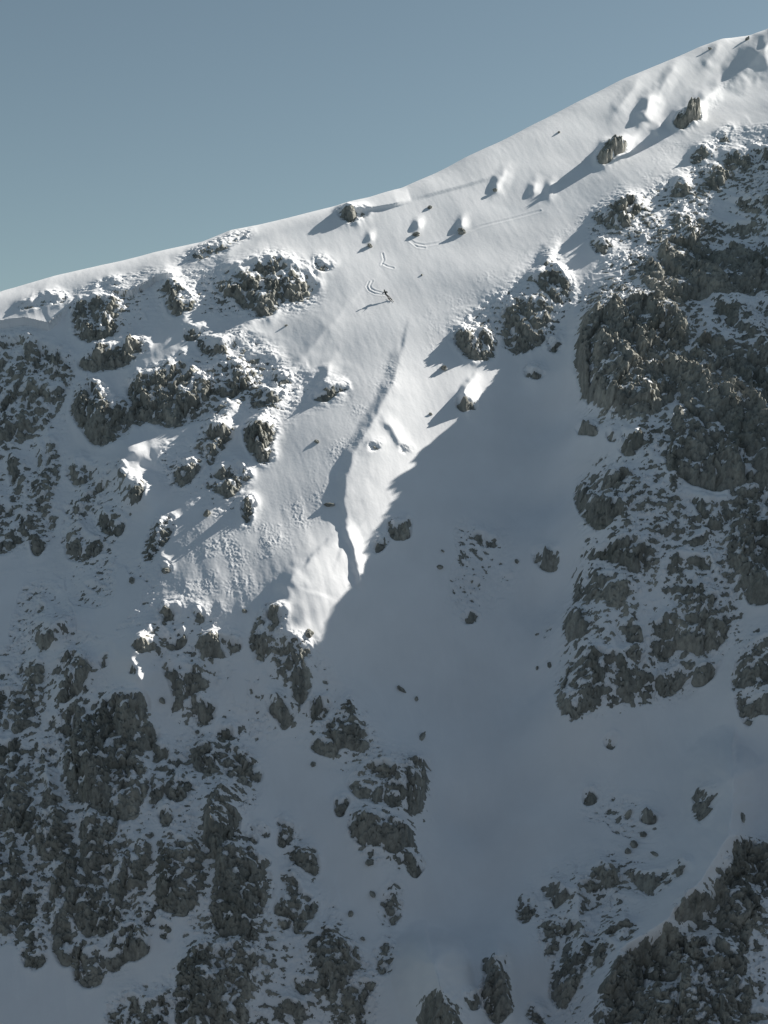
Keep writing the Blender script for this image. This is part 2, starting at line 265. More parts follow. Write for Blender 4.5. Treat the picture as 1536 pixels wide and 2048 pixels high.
 ('rock_outcrop','outcrop','two small rock ledges on the sunlit spur above the tall rock tower',G1,[(.52,.8,'265,1292 300,1280 312,1300 280,1312'),(.9,.8,'200,1322 220,1312 217,1340 203,1342')]),
 ('boulder','boulder','small boulder on the sunlit spur above the tall rock tower',G2,[(1.1,.9,'255,1342 265,1328 273,1345 262,1352')]),
 ('rock_outcrop','outcrop','crumbled rocks with one sunlit edge left of the blue trough',G1,[(.58,1,'425,1482 440,1460 475,1455 478,1475 450,1490')]),
 # centre right
 ('crag','crag','bulb shaped crag under a snowy dome at the head of the couloir',G1,[(.85,1.5,'907,660 930,668 970,660 992,690 985,720 950,727 925,708 910,684')]),
 ('crag','crag','dark crag with a white crown, near the bulb shaped crag at the couloir head',G1,[(.85,1.6,'1000,642 1005,612 1040,600 1090,606 1100,642 1090,682 1060,705 1030,710 1012,692')]),
 ('rock_outcrop','outcrop','broken snowy rocks stepping up the crest behind the white crowned crag',G1,[(.5,1.2,'1050,565 1100,545 1140,562 1140,602 1112,622 1085,592'),(.85,.9,'1085,522 1105,530 1100,546 1086,540')]),
 ('rock_outcrop','outcrop','dark toothed outcrop on the crest where sunlight ends, upper right',G1,[(.68,1.8,'1175,462 1200,432 1250,402 1290,412 1265,442 1250,477 1218,462 1200,447'),(.6,.8,'1185,482 1220,490 1222,512 1195,516 1185,500')]),
 ('rock_outcrop','outcrop','faint ring of rocks in the narrow shaded gully beside the buttress',G1,[(.42,.5,'1090,680 1125,688 1120,706 1095,702'),(.5,.6,'1050,748 1085,738 1092,755 1060,766')]),
 ('boulder','boulder','frosted boulder with a long pointed shadow on the upper right slope',G2,[(.72,2.4,'1195,322 1215,292 1250,284 1253,300 1222,327 1202,332')]),
 ('boulder','boulder','dark frosted boulder at the foot of a snow rib near the top right',G2,[(.85,2.4,'1348,255 1350,235 1375,224 1402,222 1397,240 1366,265')]),
 ('rock_outcrop','outcrop','small dark rocks in a line under the snow ribs at the right edge',G1,[(.8,1,'1385,322 1400,302 1420,305 1415,325 1390,336'),(.8,1,'1435,282 1445,266 1467,262 1450,287'),(.7,1,'1340,402 1350,372 1375,360 1382,390 1362,402')]),
 ('rock_outcrop','outcrop','ragged sunlit and shaded ledges at the top of the right hand buttress',G1,[(.5,1.5,'1385,402 1400,372 1412,342 1440,322 1500,302 1536,290 1536,332 1490,352 1440,382'),(.6,1.4,'1445,432 1470,402 1536,392 1536,442 1480,442'),(.62,1.3,'1340,442 1370,432 1440,442 1470,452 1536,446 1536,478 1420,480 1380,500 1342,490')]),
 ('cliff','cliff','smooth brown face with fine cracks high on the right hand buttress',G1,[(1.05,3,'1318,522 1330,482 1400,478 1450,502 1536,490 1536,570 1480,592 1400,600 1370,622 1340,612 1302,602 1282,562 1292,532')]),
 ('cliff','cliff','big dark rounded face split by a black crack, left side of the buttress',G1,[(.97,3.5,'1152,702 1162,652 1202,612 1262,602 1320,612 1372,640 1372,700 1392,752 1372,780 1340,812 1302,836 1270,832 1202,822 1166,812 1156,762')]),
 ('cliff','cliff','huge dark wall at the right edge in the middle of the buttress',G1,[(1.02,3.5,'1378,710 1402,682 1450,692 1536,702 1536,962 1500,976 1420,986 1372,966 1332,952 1330,902 1352,812')]),
 ('rock_outcrop','outcrop','speckled band between the smooth brown face and the huge dark wall',G1,[(.56,1.4,'1402,622 1450,604 1536,596 1536,700 1450,690 1405,680 1422,652')]),
 ('boulder','boulder','leftmost of three brown blocks at the foot of the dark rounded face',G2,[(1.1,1.5,'1152,862 1166,848 1199,860 1180,875 1156,879')]),
 ('boulder','boulder','middle one of three brown blocks at the foot of the dark rounded face',G2,[(1.1,1.3,'1212,872 1226,860 1239,870 1236,888 1214,887')]),
 ('boulder','boulder','rightmost and largest of three brown blocks at the foot of the dark rounded face',G2,[(1.0,1.6,'1240,902 1246,866 1270,864 1287,880 1281,906 1252,922')]),
 ('rock_outcrop','outcrop','small broken rocks between the brown blocks and the slanting ledge',G1,[(.55,.9,'1290,900 1312,905 1308,942 1292,930'),(.6,1,'1200,962 1250,952 1256,965 1225,1000 1205,985'),(.55,.9,'1330,965 1352,950 1365,975 1345,990')]),
 ('rock_outcrop','outcrop','slanting ledge of grey rock with a smooth snow pocket beneath, right of the couloir',G1,[(.85,1.8,'1150,1012 1155,975 1170,975 1176,1002 1202,1012 1232,1006 1305,1010 1262,1022 1226,1047 1202,1066 1180,1052')]),
 ('rock_outcrop','outcrop','dark hanging rocks just under the huge dark wall',G1,[(.75,1.5,'1342,1002 1380,990 1420,1002 1460,1000 1470,1042 1442,1062 1412,1070 1392,1060 1392,1012')]),
 ('cliff','cliff','tapering dark cliff hanging down along the right edge',G1,[(.9,2.4,'1460,975 1536,980 1536,1182 1522,1215 1500,1221 1482,1170 1450,1130 1462,1050')]),
 ('rock_outcrop','outcrop','grey block with a flat ledge on top below the smooth snow pocket',G1,[(.86,1.8,'1160,1105 1215,1100 1218,1080 1302,1080 1300,1102 1286,1150 1260,1152 1230,1130 1162,1122')]),
 ('boulder','boulder','small isolated rock in the snow pocket of the buttress',G2,[(.9,1,'1310,1070 1316,1056 1346,1056 1340,1079 1320,1079')]),
 ('rock_outcrop','outcrop','rounded grey rocks below the flat ledged block',G1,[(.72,1.5,'1150,1212 1152,1172 1165,1150 1220,1150 1246,1166 1270,1180 1250,1215 1226,1231 1212,1202'),(.95,1.3,'1128,1290 1130,1230 1160,1226 1162,1252 1180,1272 1152,1286')]),
 ('boulder','boulder','curved grey rock in the middle of a smooth snow field of the buttress',G2,[(.95,1.2,'1238,1244 1260,1250 1285,1272 1281,1292 1262,1297 1250,1272')]),
 ('crag','crag','speckled dark crag in the lower middle of the right hand buttress',G1,[(.74,1.9,'1290,1252 1350,1232 1362,1180 1400,1172 1440,1202 1460,1240 1442,1292 1402,1322 1350,1302 1332,1332 1302,1330 1300,1292')]),
 ('rock_outcrop','outcrop','thin broken bands of rock above the speckled dark crag',G1,[(.45,.8,'1322,1132 1350,1112 1420,1122 1430,1152 1370,1150 1332,1162'),(.55,.9,'1365,1110 1375,1092 1400,1080 1425,1060 1420,1085 1395,1105')]),
 ('crag','crag','crumbling rock foot at the lower left corner of the buttress',G1,[(.66,1.6,'1115,1410 1115,1350 1130,1340 1160,1310 1202,1300 1230,1310 1222,1340 1205,1362 1202,1402 1160,1432 1140,1442 1120,1426')]),
 ('rock_outcrop','outcrop','speckled strip of rock right of the crumbling buttress foot',G1,[(.52,1,'1230,1312 1280,1302 1292,1352 1280,1390 1256,1412 1232,1400')]),
 ('rock_outcrop','outcrop','two dark fangs of rock at the lower rim of the buttress',G1,[(.82,1.5,'1302,1372 1340,1342 1362,1332 1375,1342 1360,1380 1330,1402 1312,1392'),(.85,1.3,'1388,1345 1430,1332 1420,1370 1386,1382')]),
 ('rock_outcrop','outcrop','broken rocks on the right edge above the hooked dark rock',G1,[(.6,1.3,'1460,1392 1480,1322 1510,1282 1536,1272 1536,1342 1480,1380')]),
 ('rock_outcrop','outcrop','hooked dark rock at the right edge pointing down into smooth snow',G1,[(1,1.6,'1475,1395 1500,1402 1536,1372 1536,1420 1505,1430 1500,1460 1490,1460 1480,1430')]),
 ('boulder','boulder','small dark rock alone in the smooth snow below the buttress',G2,[(.95,.8,'1206,1476 1240,1480 1229,1501 1211,1492')]),
 ('boulder','boulder','dark tongue shaped rock in the shaded right half of the couloir',G2,[(1.05,1.5,'1065,1095 1075,1100 1115,1110 1118,1130 1105,1146 1085,1140 1070,1126')]),
 ('boulder','boulder','dark boulder just inside the shadow right of the bright snow ridge',G2,[(1.05,1.6,'775,1062 790,1050 821,1050 820,1080 806,1090 782,1076')]),
 ('rock_outcrop','outcrop','dark wedge of rock on the shadow line left of the dark boulder',G1,[(.78,1,'740,1102 765,1076 775,1086 761,1110 742,1116')]),
 ('rock_outcrop','outcrop','low rocks under the small sunlit triangle of snow beside the couloir',G1,[(.7,.8,'915,812 930,800 950,806 946,822 920,824')]),
 ('rock_outcrop','outcrop','scattered low rocks in the middle of the shaded couloir',G1,[(.36,.4,'945,1075 960,1068 1000,1080 995,1100 960,1100'),(.55,.5,'920,1240 935,1228 945,1215 957,1232 945,1252 928,1250'),(.5,.5,'935,1165 955,1158 962,1175 942,1182'),(.45,.4,'1000,1150 1030,1145 1030,1162 1008,1165')]),
 # lower right
 ('rock_outcrop','outcrop','flaky triangular rock beneath the snow edge in the lower right',G1,[(.8,1.6,'1388,1612 1390,1585 1425,1585 1428,1606 1396,1656')]),
 ('boulder','boulder','rounded dark boulder with a chipped top in the lower right snow',G2,[(1.1,1.5,'1279,1642 1285,1628 1295,1621 1314,1640 1308,1653 1290,1652')]),
 ('boulder','boulder','smaller grey boulder just left of the chipped rounded one',G2,[(1.1,.9,'1244,1637 1252,1626 1265,1626 1258,1640')]),
 ('rock_outcrop','outcrop','little group of rocks with a snow pocket, right of the couloir outlet',G1,[(.6,.7,'1165,1580 1175,1576 1198,1582 1195,1600 1172,1616 1168,1600')]),
 ('rock_outcrop','outcrop','flat grey wedge of rock pointing down in the lower right',G1,[(1.0,1.4,'1250,1746 1290,1752 1338,1736 1335,1760 1302,1800 1275,1776'),(.55,.7,'1345,1735 1365,1722 1370,1745 1340,1775 1320,1795 1318,1780')]),
 ('rock_outcrop','outcrop','dark broken outcrop left of the flat grey wedge',G1,[(.78,1.5,'1160,1772 1166,1756 1195,1730 1226,1736 1240,1760 1230,1780 1190,1786 1170,1786'),(.5,.7,'1222,1792 1250,1795 1285,1800 1270,1810 1230,1808')]),
 ('rock_outcrop','outcrop','sloping slab on the right bank of the lower couloir',G1,[(.92,1.4,'1050,1772 1061,1800 1076,1810 1061,1836 1037,1853 1042,1815')]),
 ('rock_outcrop','outcrop','snow pocked outcrop just right of the sloping slab',G1,[(.72,1.3,'1085,1767 1120,1770 1131,1800 1110,1826 1086,1820 1085,1790')]),
 ('rock_outcrop','outcrop','broken ledges below the sloping slab, left of a snowy rib',G1,[(.72,1.3,'1080,1852 1130,1832 1148,1840 1145,1875 1110,1880 1090,1872'),(.78,.9,'1090,1902 1115,1890 1120,1906 1100,1922')]),
 ('rock_outcrop','outcrop','small dark knobs along the snowy rib in the lower right',G1,[(1,1,'1158,1800 1172,1810 1166,1836 1157,1820'),(.8,1.6,'1155,1890 1175,1885 1172,1920 1162,1960 1142,2000 1120,2036 1102,2000 1112,1962 1100,1945 1132,1935')]),
 ('rock_outcrop','outcrop','speckled rocks in the shaded gully behind the bottom right cliff',G1,[(.6,1.2,'1190,1912 1200,1872 1240,1840 1270,1850 1266,1870 1240,1890 1212,1912 1196,1942 1186,1940'),(.4,.6,'1165,1850 1180,1840 1190,1860 1175,1875')]),
 ('cliff','cliff','broad dark cliff filling the bottom right of the picture',G1,[(.96,3.4,'1190,2048 1195,2000 1215,1942 1240,1917 1280,1906 1312,1880 1340,1856 1352,1882 1400,1880 1440,1890 1490,1922 1500,1990 1482,2048')]),
 ('cliff','cliff','dark jagged cliff at the right edge above the bottom right cliff',G1,[(.93,2.8,'1440,1748 1468,1732 1475,1682 1500,1692 1536,1682 1536,1752 1512,1762 1516,1830 1500,1870 1495,1920 1470,1912 1460,1880 1422,1862 1440,1832 1430,1782')]),
 ('rock_outcrop','outcrop','grey outcrop with snow hollows left of the jagged right edge cliff',G1,[(.85,1.6,'1348,1832 1355,1810 1380,1790 1410,1800 1427,1820 1390,1840 1360,1852')]),
 ('rock_outcrop','outcrop','low rocks in the bottom right corner of the picture',G1,[(.65,1,'1490,2048 1500,2022 1536,2006 1536,2048')]),
 ('crag','crag','dark rocks on the right side of the pointed snow cone at the bottom',G1,[(.62,1.0,'842,2048 840,2012 870,1970 895,1986 920,2030 945,2048')]),
 ('rock_tower','rock tower','dark rock pillar standing right of the snow cone at the bottom',G1,[(.97,2.6,'965,1992 970,1932 990,1912 1010,1920 1020,1980 1022,2030 990,2046 970,2030'),(.85,1.2,'928,2002 940,1980 960,2000 966,2020 940,2022')]),
 ('rock_outcrop','outcrop','low dark rocks on the bottom border between the pillar and the right cliff',G1,[(.66,1,'1065,2048 1060,2012 1100,2030 1102,2048')]),
 ('rock_outcrop','outcrop','frosted rocks under the sheer snow lip on the skyline',G1,[(.52,.9,'675,432 690,421 740,426 730,436 706,452 682,446')]),
 ('rock_outcrop','outcrop','short dark outcrop on bright snow beside the bottom of the debris track',G1,[(.85,.7,'738,900 758,893 762,898 745,910')]),
 ('rock_outcrop','outcrop','two little rocks in a wind scoop on the bright ridge',G1,[(.8,.5,'795,898 802,892 812,905 822,906 815,912 800,905')]),
 ('rock_outcrop','outcrop','thin rocky line along the skyline on the left ridge',G1,[(.55,.8,'340,528 380,515 430,498 470,474 500,462 500,470 440,508 400,522'),(.3,.3,'150,590 200,575 290,552 330,542 280,560 190,586')]),
 ('rock_outcrop','outcrop','sparse stones on the snowy plateau above the left cornice',G1,[(.3,.3,'30,622 80,604 140,590 130,604 70,620'),]),
]
# fields of chunky avalanche debris: polygon, strength
DEBRIS = [
 (.075,'800,700 790,760 750,830 715,890 690,950 655,1010 620,1060 560,1120 520,1180 480,1230 430,1240 380,1220 330,1190 300,1210 200,1290 160,1320 190,1270 300,1150 330,1110 380,1060 450,1030 560,1030 620,980 680,880 730,800 770,730'),
 (.07,'860,620 900,600 1000,540 1080,500 1180,430 1280,350 1400,240 1480,130 1500,140 1430,240 1300,370 1200,440 1110,520 1040,560 960,590 890,650 890,760 860,700'),
]
TRACKS = [
 ([(1080,428),(1020,445),(960,460),(905,480),(880,490),(850,495),(830,492),(818,484)], .07, 1.32),
 ([(818,487),(835,499),(850,500)], .07, 1.08),
 ([(765,512),(768,525),(763,535)], .07, 1.32),
 ([(765,533),(775,538),(787,541)], .07, 1.2),
 ([(745,568),(740,578),(742,584),(750,588),(765,592)], .07, 1.2),
 ([(738,570),(733,580),(738,588),(750,594),(772,596)], .07, 1.08),
]

# ------------------------------------------------------------------ grid over the slope, finest where the photograph looks
def axis(lo, hi, step, far_lo, far_hi):
    a = list(np.arange(lo, hi, step)); st = step
    x = a[0]; left = []
    while x > far_lo: st *= 1.12; x -= st; left.append(x)
    st = step; x = a[-1]; right = []
    while x < far_hi: st *= 1.12; x += st; right.append(x)
    return np.array(left[::-1] + a + right, np.float64)
STEP = 1.6
UA = axis(-70, 1610, STEP, -900, 2500)
VA = axis(-60, 2110, STEP, -420, 2700)
NU, NV = len(UA), len(VA)
UU, VV = np.meshgrid(UA, VA)
S_, T_ = plane_st(UU, VV, 0.0)

# thin plate spline through the macro control points
def tps(pts, sx, sy, lam=0.02):
    P = np.array([(*plane_st(u, v, h), h) for u, v, h in pts])
    xy = P[:, :2] / 50.0; z = P[:, 2]
    def U(r2): return np.where(r2 > 1e-12, 0.5 * r2 * np.log(r2 + 1e-20), 0)
    n = len(z)
    d2 = ((xy[:, None] - xy[None]) ** 2).sum(-1)
    A = np.zeros((n + 3, n + 3)); A[:n, :n] = U(d2) + lam * np.eye(n) * 0.05
    A[:n, n] = 1; A[:n, n + 1:] = xy; A[n, :n] = 1; A[n + 1:, :n] = xy.T
    w_ = np.linalg.solve(A, np.concatenate([z, [0, 0, 0]]))
    out = np.zeros(sx.shape)
    X = sx / 50.0; Y = sy / 50.0
    for i in range(n):
        out += w_[i] * U((X - xy[i, 0]) ** 2 + (Y - xy[i, 1]) ** 2)
    return out + w_[n] + w_[n + 1] * X + w_[n + 2] * Y
RR = 18.0                                    # radius of the rounded crest
sky_u = np.array([p[0] for p in SKYLINE], float); sky_v = np.array([p[1] for p in SKYLINE], float)
def h_sky(u): return np.interp(u, [0, 500, 800, 1100, 1400, 1540], [-8.5, -4.5, -3.5, -4.5, -5.5, -5.0])
ctrl = list(CTRL)
for u in range(-300, 1900, 90):
    ctrl.append((u, float(np.interp(u, sky_u, sky_v)), float(h_sky(u)) + RR / 8))
cs = np.linspace(0, NU - 1, 190).round().astype(int); cr = np.linspace(0, NV - 1, 240).round().astype(int)
Hc = tps(ctrl, S_[np.ix_(cr, cs)], T_[np.ix_(cr, cs)])
def up(Hc):
    a = np.empty((len(cr), NU))
    for i in range(len(cr)): a[i] = np.interp(np.arange(NU), cs, Hc[i])
    o = np.empty((NV, NU)); ri = np.arange(NV)
    k = np.clip(np.searchsorted(cr, ri, 'right') - 1, 0, len(cr) - 2)
    f = ((ri - cr[k]) / (cr[k + 1] - cr[k]))[:, None]
    return a[k] * (1 - f) + a[k + 1] * f
H = blur(up(Hc).astype(np.float32), 6).astype(np.float64)
# rounding over of the crest
uu = np.linspace(-900, 2500, 900)
s_k, t_k = plane_st(uu, np.interp(uu, sky_u, sky_v), h_sky(uu))
o_ = np.argsort(s_k)
T_SKY = np.interp(S_, s_k[o_], t_k[o_])
e = T_ - T_SKY + RR / 2
e = np.maximum(e, 0)
crest = np.where(e < 1.3 * RR, -e * e / (2 * RR), -(1.3 * RR) ** 2 / (2 * RR) - 1.3 * (e - 1.3 * RR))
H = H + crest
BACK = (T_ > T_SKY + 1.0)

# ------------------------------------------------------------------ raster plan (2 px cells) of the traced shapes
PX0, PY0, PR = -200, -60, 2.0
PW, PH = 970, 1170
M_r = np.zeros((PH, PW), np.float32); D_r = np.full((PH, PW), 0.52, np.float32); SC_r = np.zeros((PH, PW), np.float32); O_r = np.full((PH, PW), -1, np.int32)
B_r = np.zeros((PH, PW), np.float32); BS_r = np.zeros((PH, PW), np.float32); DB_r = np.zeros((PH, PW), np.float32)
def pts_of(s):
    o = []
    for q in s.split():
        x, y = map(float, q.split(','))
        if x <= 0: x = -160
        if x >= 1536: x = 1700
        if y >= 2048: y = 2200
        o.append((x, y))
    return o
def raster(poly, pad=110):
    xs = [p[0] for p in poly]; ys = [p[1] for p in poly]
    x0 = max(0, int((min(xs) - pad - PX0) / PR)); x1 = min(PW, int((max(xs) + pad - PX0) / PR) + 1)
    y0 = max(0, int((min(ys) - pad - PY0) / PR)); y1 = min(PH, int((max(ys) + pad - PY0) / PR) + 1)
    X, Y = np.meshgrid(PX0 + PR * np.arange(x0, x1), PY0 + PR * np.arange(y0, y1))
    # ragged outline
    jx = X + 8.0 * fbm(X / 20.0, Y / 20.0, 4, 3, 0.6); jy = Y + 8.0 * fbm(X / 20.0 + 40, Y / 20.0, 4, 5, 0.6)
    ins = np.zeros(X.shape, bool); n = len(poly)
    for i in range(n):
        ax, ay = poly[i]; bx, by = poly[(i + 1) % n]
        if ay == by: continue
        c = ((ay > jy) != (by > jy)) & (jx < (bx - ax) * (jy - ay) / (by - ay) + ax)
        ins ^= c
    return (slice(y0, y1), slice(x0, x1)), ins.astype(np.float32)
for k, (name, _, _, _, polys) in enumerate(ROCKS):
    for dens, proud, s in polys:
        P = pts_of(s); sl, m = raster(P)
        area = m.sum() * PR * PR; m1 = np.clip(blur(m, 3 if area < 1500 else 5) * 1.3, 0, 1); 
        rb = 3 if area < 1500 else 5 if area < 6000 else 8
        up_ = np.roll(m, -int(rb * 0.8), axis=0)
        m1 = np.maximum(m1, 0.34 * np.clip(blur(m, 6 if area < 1500 else 9) * 1.8, 0, 1) * (name != 'boulder'))
        dens_own = m1 > np.maximum(M_r[sl], 0.02); D_r[sl][dens_own] = dens
        sc_ = m1 + 0.4 * blur(m, 13); own = sc_ > np.maximum(SC_r[sl], 0.004)
        O_r[sl][own] = k; SC_r[sl] = np.maximum(SC_r[sl], sc_)
        M_r[sl] = np.maximum(M_r[sl], m1)
        pf = 0.42 if area > 6000 else 0.6 if name != 'boulder' else 0.8
        B_r[sl] = np.maximum(B_r[sl], pf * proud * blur(m, max(1, rb // 2)))
        BS_r[sl] = np.maximum(BS_r[sl], pf * proud * 0.8 * blur(up_, rb))
for st, s in DEBRIS:
    sl, m = raster(pts_of(s)); DB_r[sl] = np.maximum(DB_r[sl], st * blur(m, 8))
ZONES = [
 (.55,'0,1390 60,1370 130,1330 190,1320 230,1400 300,1400 330,1480 345,1560 330,1660 420,1720 400,1820 300,1850 250,1960 160,1960 110,1900 60,1900 0,1870'),
 (.53,'330,1480 400,1470 520,1500 530,1580 480,1650 500,1700 550,1740 540,1800 420,1830 340,1840 330,1660'),
 (.44,'320,1210 370,1200 490,1270 480,1330 430,1400 430,1470 330,1460 330,1340 290,1330 290,1260'),
 (.53,'0,670 80,670 150,710 135,800 120,1000 110,1100 0,1135'),
 (.42,'140,920 200,920 290,960 290,1010 245,1090 160,1140 120,1120 130,1000'),
 (.50,'390,690 480,665 565,710 575,760 520,820 470,850 400,860'),
 (.56,'1150,930 1330,900 1380,990 1480,990 1490,1180 1470,1260 1440,1330 1400,1390 1300,1410 1200,1440 1120,1450 1110,1340 1130,1220 1150,1180 1150,1100 1200,1070 1150,1050'),
 (.50,'1390,330 1440,270 1536,240 1536,480 1400,480 1300,520 1180,500 1170,450 1240,390 1300,400 1340,350'),
 (.42,'530,1290 640,1290 700,1390 740,1420 760,1500 860,1500 870,1640 850,1760 800,1760 700,1710 690,1560 620,1510 530,1460'),
 (.52,'400,1750 560,1750 640,1780 720,1900 760,1950 740,2048 200,2048 230,1990 350,1950'),
 (.48,'1040,1770 1160,1730 1240,1690 1350,1720 1370,1740 1310,1810 1240,1880 1190,1960 1160,2048 1080,2048 1120,1960 1080,1900'),
 (.54,'1190,2048 1220,1930 1350,1840 1430,1740 1470,1680 1536,1660 1536,2048'),
 (.40,'130,600 300,560 420,540 560,510 640,560 640,620 480,645 330,640 240,700 150,700'),
 (.47,'1000,600 1100,500 1150,560 1150,620 1120,700 1000,680 900,690 900,650'),
 (.52,'1150,600 1230,500 1330,480 1536,470 1536,1000 1330,960 1160,830'),
 (.37,'120,1130 240,1090 300,1130 330,1220 290,1270 140,1310 30,1340 0,1330 0,1160 60,1150'),
 (.36,'300,900 420,860 480,920 500,1010 470,1060 340,1000'),
 (.36,'560,740 700,760 700,810 600,820 560,860 500,960 470,900 520,820'),
 (.36,'880,1050 1010,1050 1050,1160 1030,1200 950,1260 900,1240 870,1120'),
 (.33,'1160,1560 1210,1560 1320,1610 1330,1700 1240,1720 1150,1640'),
 (.36,'540,1620 600,1640 630,1720 660,1800 700,1880 760,1900 740,1960 640,1860 560,1750'),
 (.34,'1050,1220 1110,1230 1110,1360 1060,1340'),
 (.36,'430,1400 520,1330 560,1400 600,1500 480,1500 430,1480'),
 (.40,'1460,1250 1536,1240 1536,1440 1480,1440'),
]
for lv, st in ZONES:
    sl, m = raster(pts_of(st)); M_r[sl] = np.maximum(M_r[sl], (lv - 0.05) * blur(m, 12))
M_r[O_r < 0] = 0; M_r = np.minimum(M_r, np.clip(blur((O_r >= 0).astype(np.float32), 2) * 2 - 1, 0, 1) + 0 * M_r)
_g = np.clip(M_r * 1.15, 0, 1)
TOP_r = blur(np.clip(_g - 0.5 * np.roll(_g, 7, axis=0) - 0.5 * np.roll(np.roll(_g, 5, axis=0), -4, axis=1), 0, 1), 1)      # upper rims, where the slope's snow laps over the rock
TOP_r[:8] = 0
def samp(a, u, v, near=False):
    x = (u - PX0) / PR; y = (v - PY0) / PR
    x = np.clip(x, 0, PW - 1.001); y = np.clip(y, 0, PH - 1.001)
    if near: return a[np.round(y).astype(int), np.round(x).astype(int)]
    i = y.astype(int); j = x.astype(int); fy = (y - i).astype(np.float32); fx = (x - j).astype(np.float32)
    return (a[i, j] * (1 - fx) + a[i, j + 1] * fx) * (1 - fy) + (a[i + 1, j] * (1 - fx) + a[i + 1, j + 1] * fx) * fy

# ribs, lips and tracks on the same raster
XR, YR = np.meshgrid(PX0 + PR * np.arange(PW), PY0 + PR * np.arange(PH))
RIB_r = np.zeros((PH, PW), np.float32)
def poly_dist(P, X, Y):
    best = np.full(X.shape, 1e9); side = np.zeros(X.shape); par = np.zeros(X.shape); tot = 0
    L = [math.dist(P[i], P[i + 1]) for i in range(len(P) - 1)]; total = sum(L)
    for i in range(len(P) - 1):
        ax, ay = P[i]; bx, by = P[i + 1]; dx, dy = bx - ax, by - ay; l2 = dx * dx + dy * dy
        q = np.clip(((X - ax) * dx + (Y - ay) * dy) / l2, 0, 1)
        ex = X - (ax + q * dx); ey = Y - (ay + q * dy); d = np.hypot(ex, ey)
        cr_ = dx * (Y - ay) - dy * (X - ax)
        m = d < best
        best = np.where(m, d, best); side = np.where(m, np.sign(cr_), side); par = np.where(m, (tot + q * L[i]) / total, par)
        tot += L[i]
    return best, side, par
def win(P, pad):
    xs = [p[0] for p in P]; ys = [p[1] for p in P]
    return (slice(max(0, int((min(ys) - pad - PY0) / PR)), min(PH, int((max(ys) + pad - PY0) / PR) + 1)),
            slice(max(0, int((min(xs) - pad - PX0) / PR)), min(PW, int((max(xs) + pad - PX0) / PR) + 1)))
for P, hgt, wl, wr, shp, *full in RIBS:
    sl = win(P, max(wl, wr) + 10); X = XR[sl]; Y = YR[sl]
    X = X + 3.0 * fbm(X / 22., Y / 22., 2, 11); Y = Y + 3.0 * fbm(X / 22., Y / 22. + 30, 2, 12)
    d, sd, par = poly_dist(P, X, Y)
    # drawn downwards: positive side is the left of the picture
    wd = np.where(sd > 0, wl, wr)
    prof = np.clip(1 - d / wd, 0, 1) ** shp
    if not full: prof *= np.clip(0.45 + np.minimum(par, 1 - par) * 3.0, 0, 1)
    RIB_r[sl] += (hgt * prof).astype(np.float32)
RIB_r = blur(RIB_r, 1)
for P, hgt, wd in LIPS:
    sl = win(P, wd + 10); X = XR[sl]; Y = YR[sl]
    d, sd, par = poly_dist(P, X, Y)
    upm = sd < 0            # drawn left to right: uphill is the negative side
    prof = np.where(upm, np.clip(1 - d / wd, 0, 1) ** 1.3, np.clip(1 - d / 6.0, 0, 1)) * np.clip(np.minimum(par, 1 - par) * 5, 0, 1)
    RIB_r[sl] += (hgt * prof).astype(np.float32)

H_s = H.copy()
AU, AV = project(S_, T_, H_s)
for _ in range(7):
    Hn = H + samp(RIB_r, AU, AV) + samp(BS_r, AU, AV) * 0.8
    H_s = 0.5 * H_s + 0.5 * Hn
    AU, AV = project(S_, T_, H_s)
mask_back = np.where(BACK, 0.0, 1.0)
RIB = samp(RIB_r, AU, AV) * mask_back
M = samp(M_r, AU, AV) * mask_back; DN = samp(D_r, AU, AV); OW = samp(O_r, AU, AV, True)
BS = samp(BS_r, AU, AV) * mask_back; BB = samp(B_r, AU, AV) * mask_back; DB = samp(DB_r, AU, AV) * mask_back

# ------------------------------------------------------------------ snow surface
s, t = S_, T_
# rotate so that a runs along the fall line with the wind grain
base = H + RIB + 0.8 * BS
base += 0.45 * fbm(s / 26, t / 30, 2, 21) + (0.035 + 0.16 * sstep(950, 1300, AV)) * fbm((s + 0.2 * t) / 5, t / 16, 3, 22)
grain = fbm((s + 0.25 * t) / 1.1, (t - 0.25 * s) / 4.5, 3, 23)
base += 0.010 * grain + 0.007 * fbm(s / 0.5, t / 0.6, 2, 24)
ch, ce = cells(s / 0.30, t / 0.34, 41, 1.2)
ch2, ce2 = cells(s / 0.6, t / 0.7, 43, 1.2)
base += DB * (np.clip(fbm(s / 5, t / 6, 2, 44) + 0.6, 0.1, 1.4)) * (1.3 * np.maximum(ch + 0.1, 0) + 1.6 * np.maximum(ch2 - 0.12, 0))
# ski tracks
TRK = np.zeros_like(base)
for P, dep, wd in TRACKS:
    us = [p[0] for p in P]; vs = [p[1] for p in P]
    sel = (AU > min(us) - 15) & (AU < max(us) + 15) & (AV > min(vs) - 15) & (AV < max(vs) + 15) & ~BACK
    d, _, _ = poly_dist(P, AU[sel], AV[sel])
    TRK[sel] += -dep * np.exp(-(d / wd) ** 2) + 0.5 * dep * np.exp(-((d - 2.2 * wd) / wd) ** 2)
base += TRK
rib = fbm((s + 0.30 * t) / 8.5, t / 34.0, 3, 66, 0.5, True)
steep = blur(sstep(0.3, 0.6, M).astype(np.float32), 8) * mask_back
base += steep * 1.2 * rib
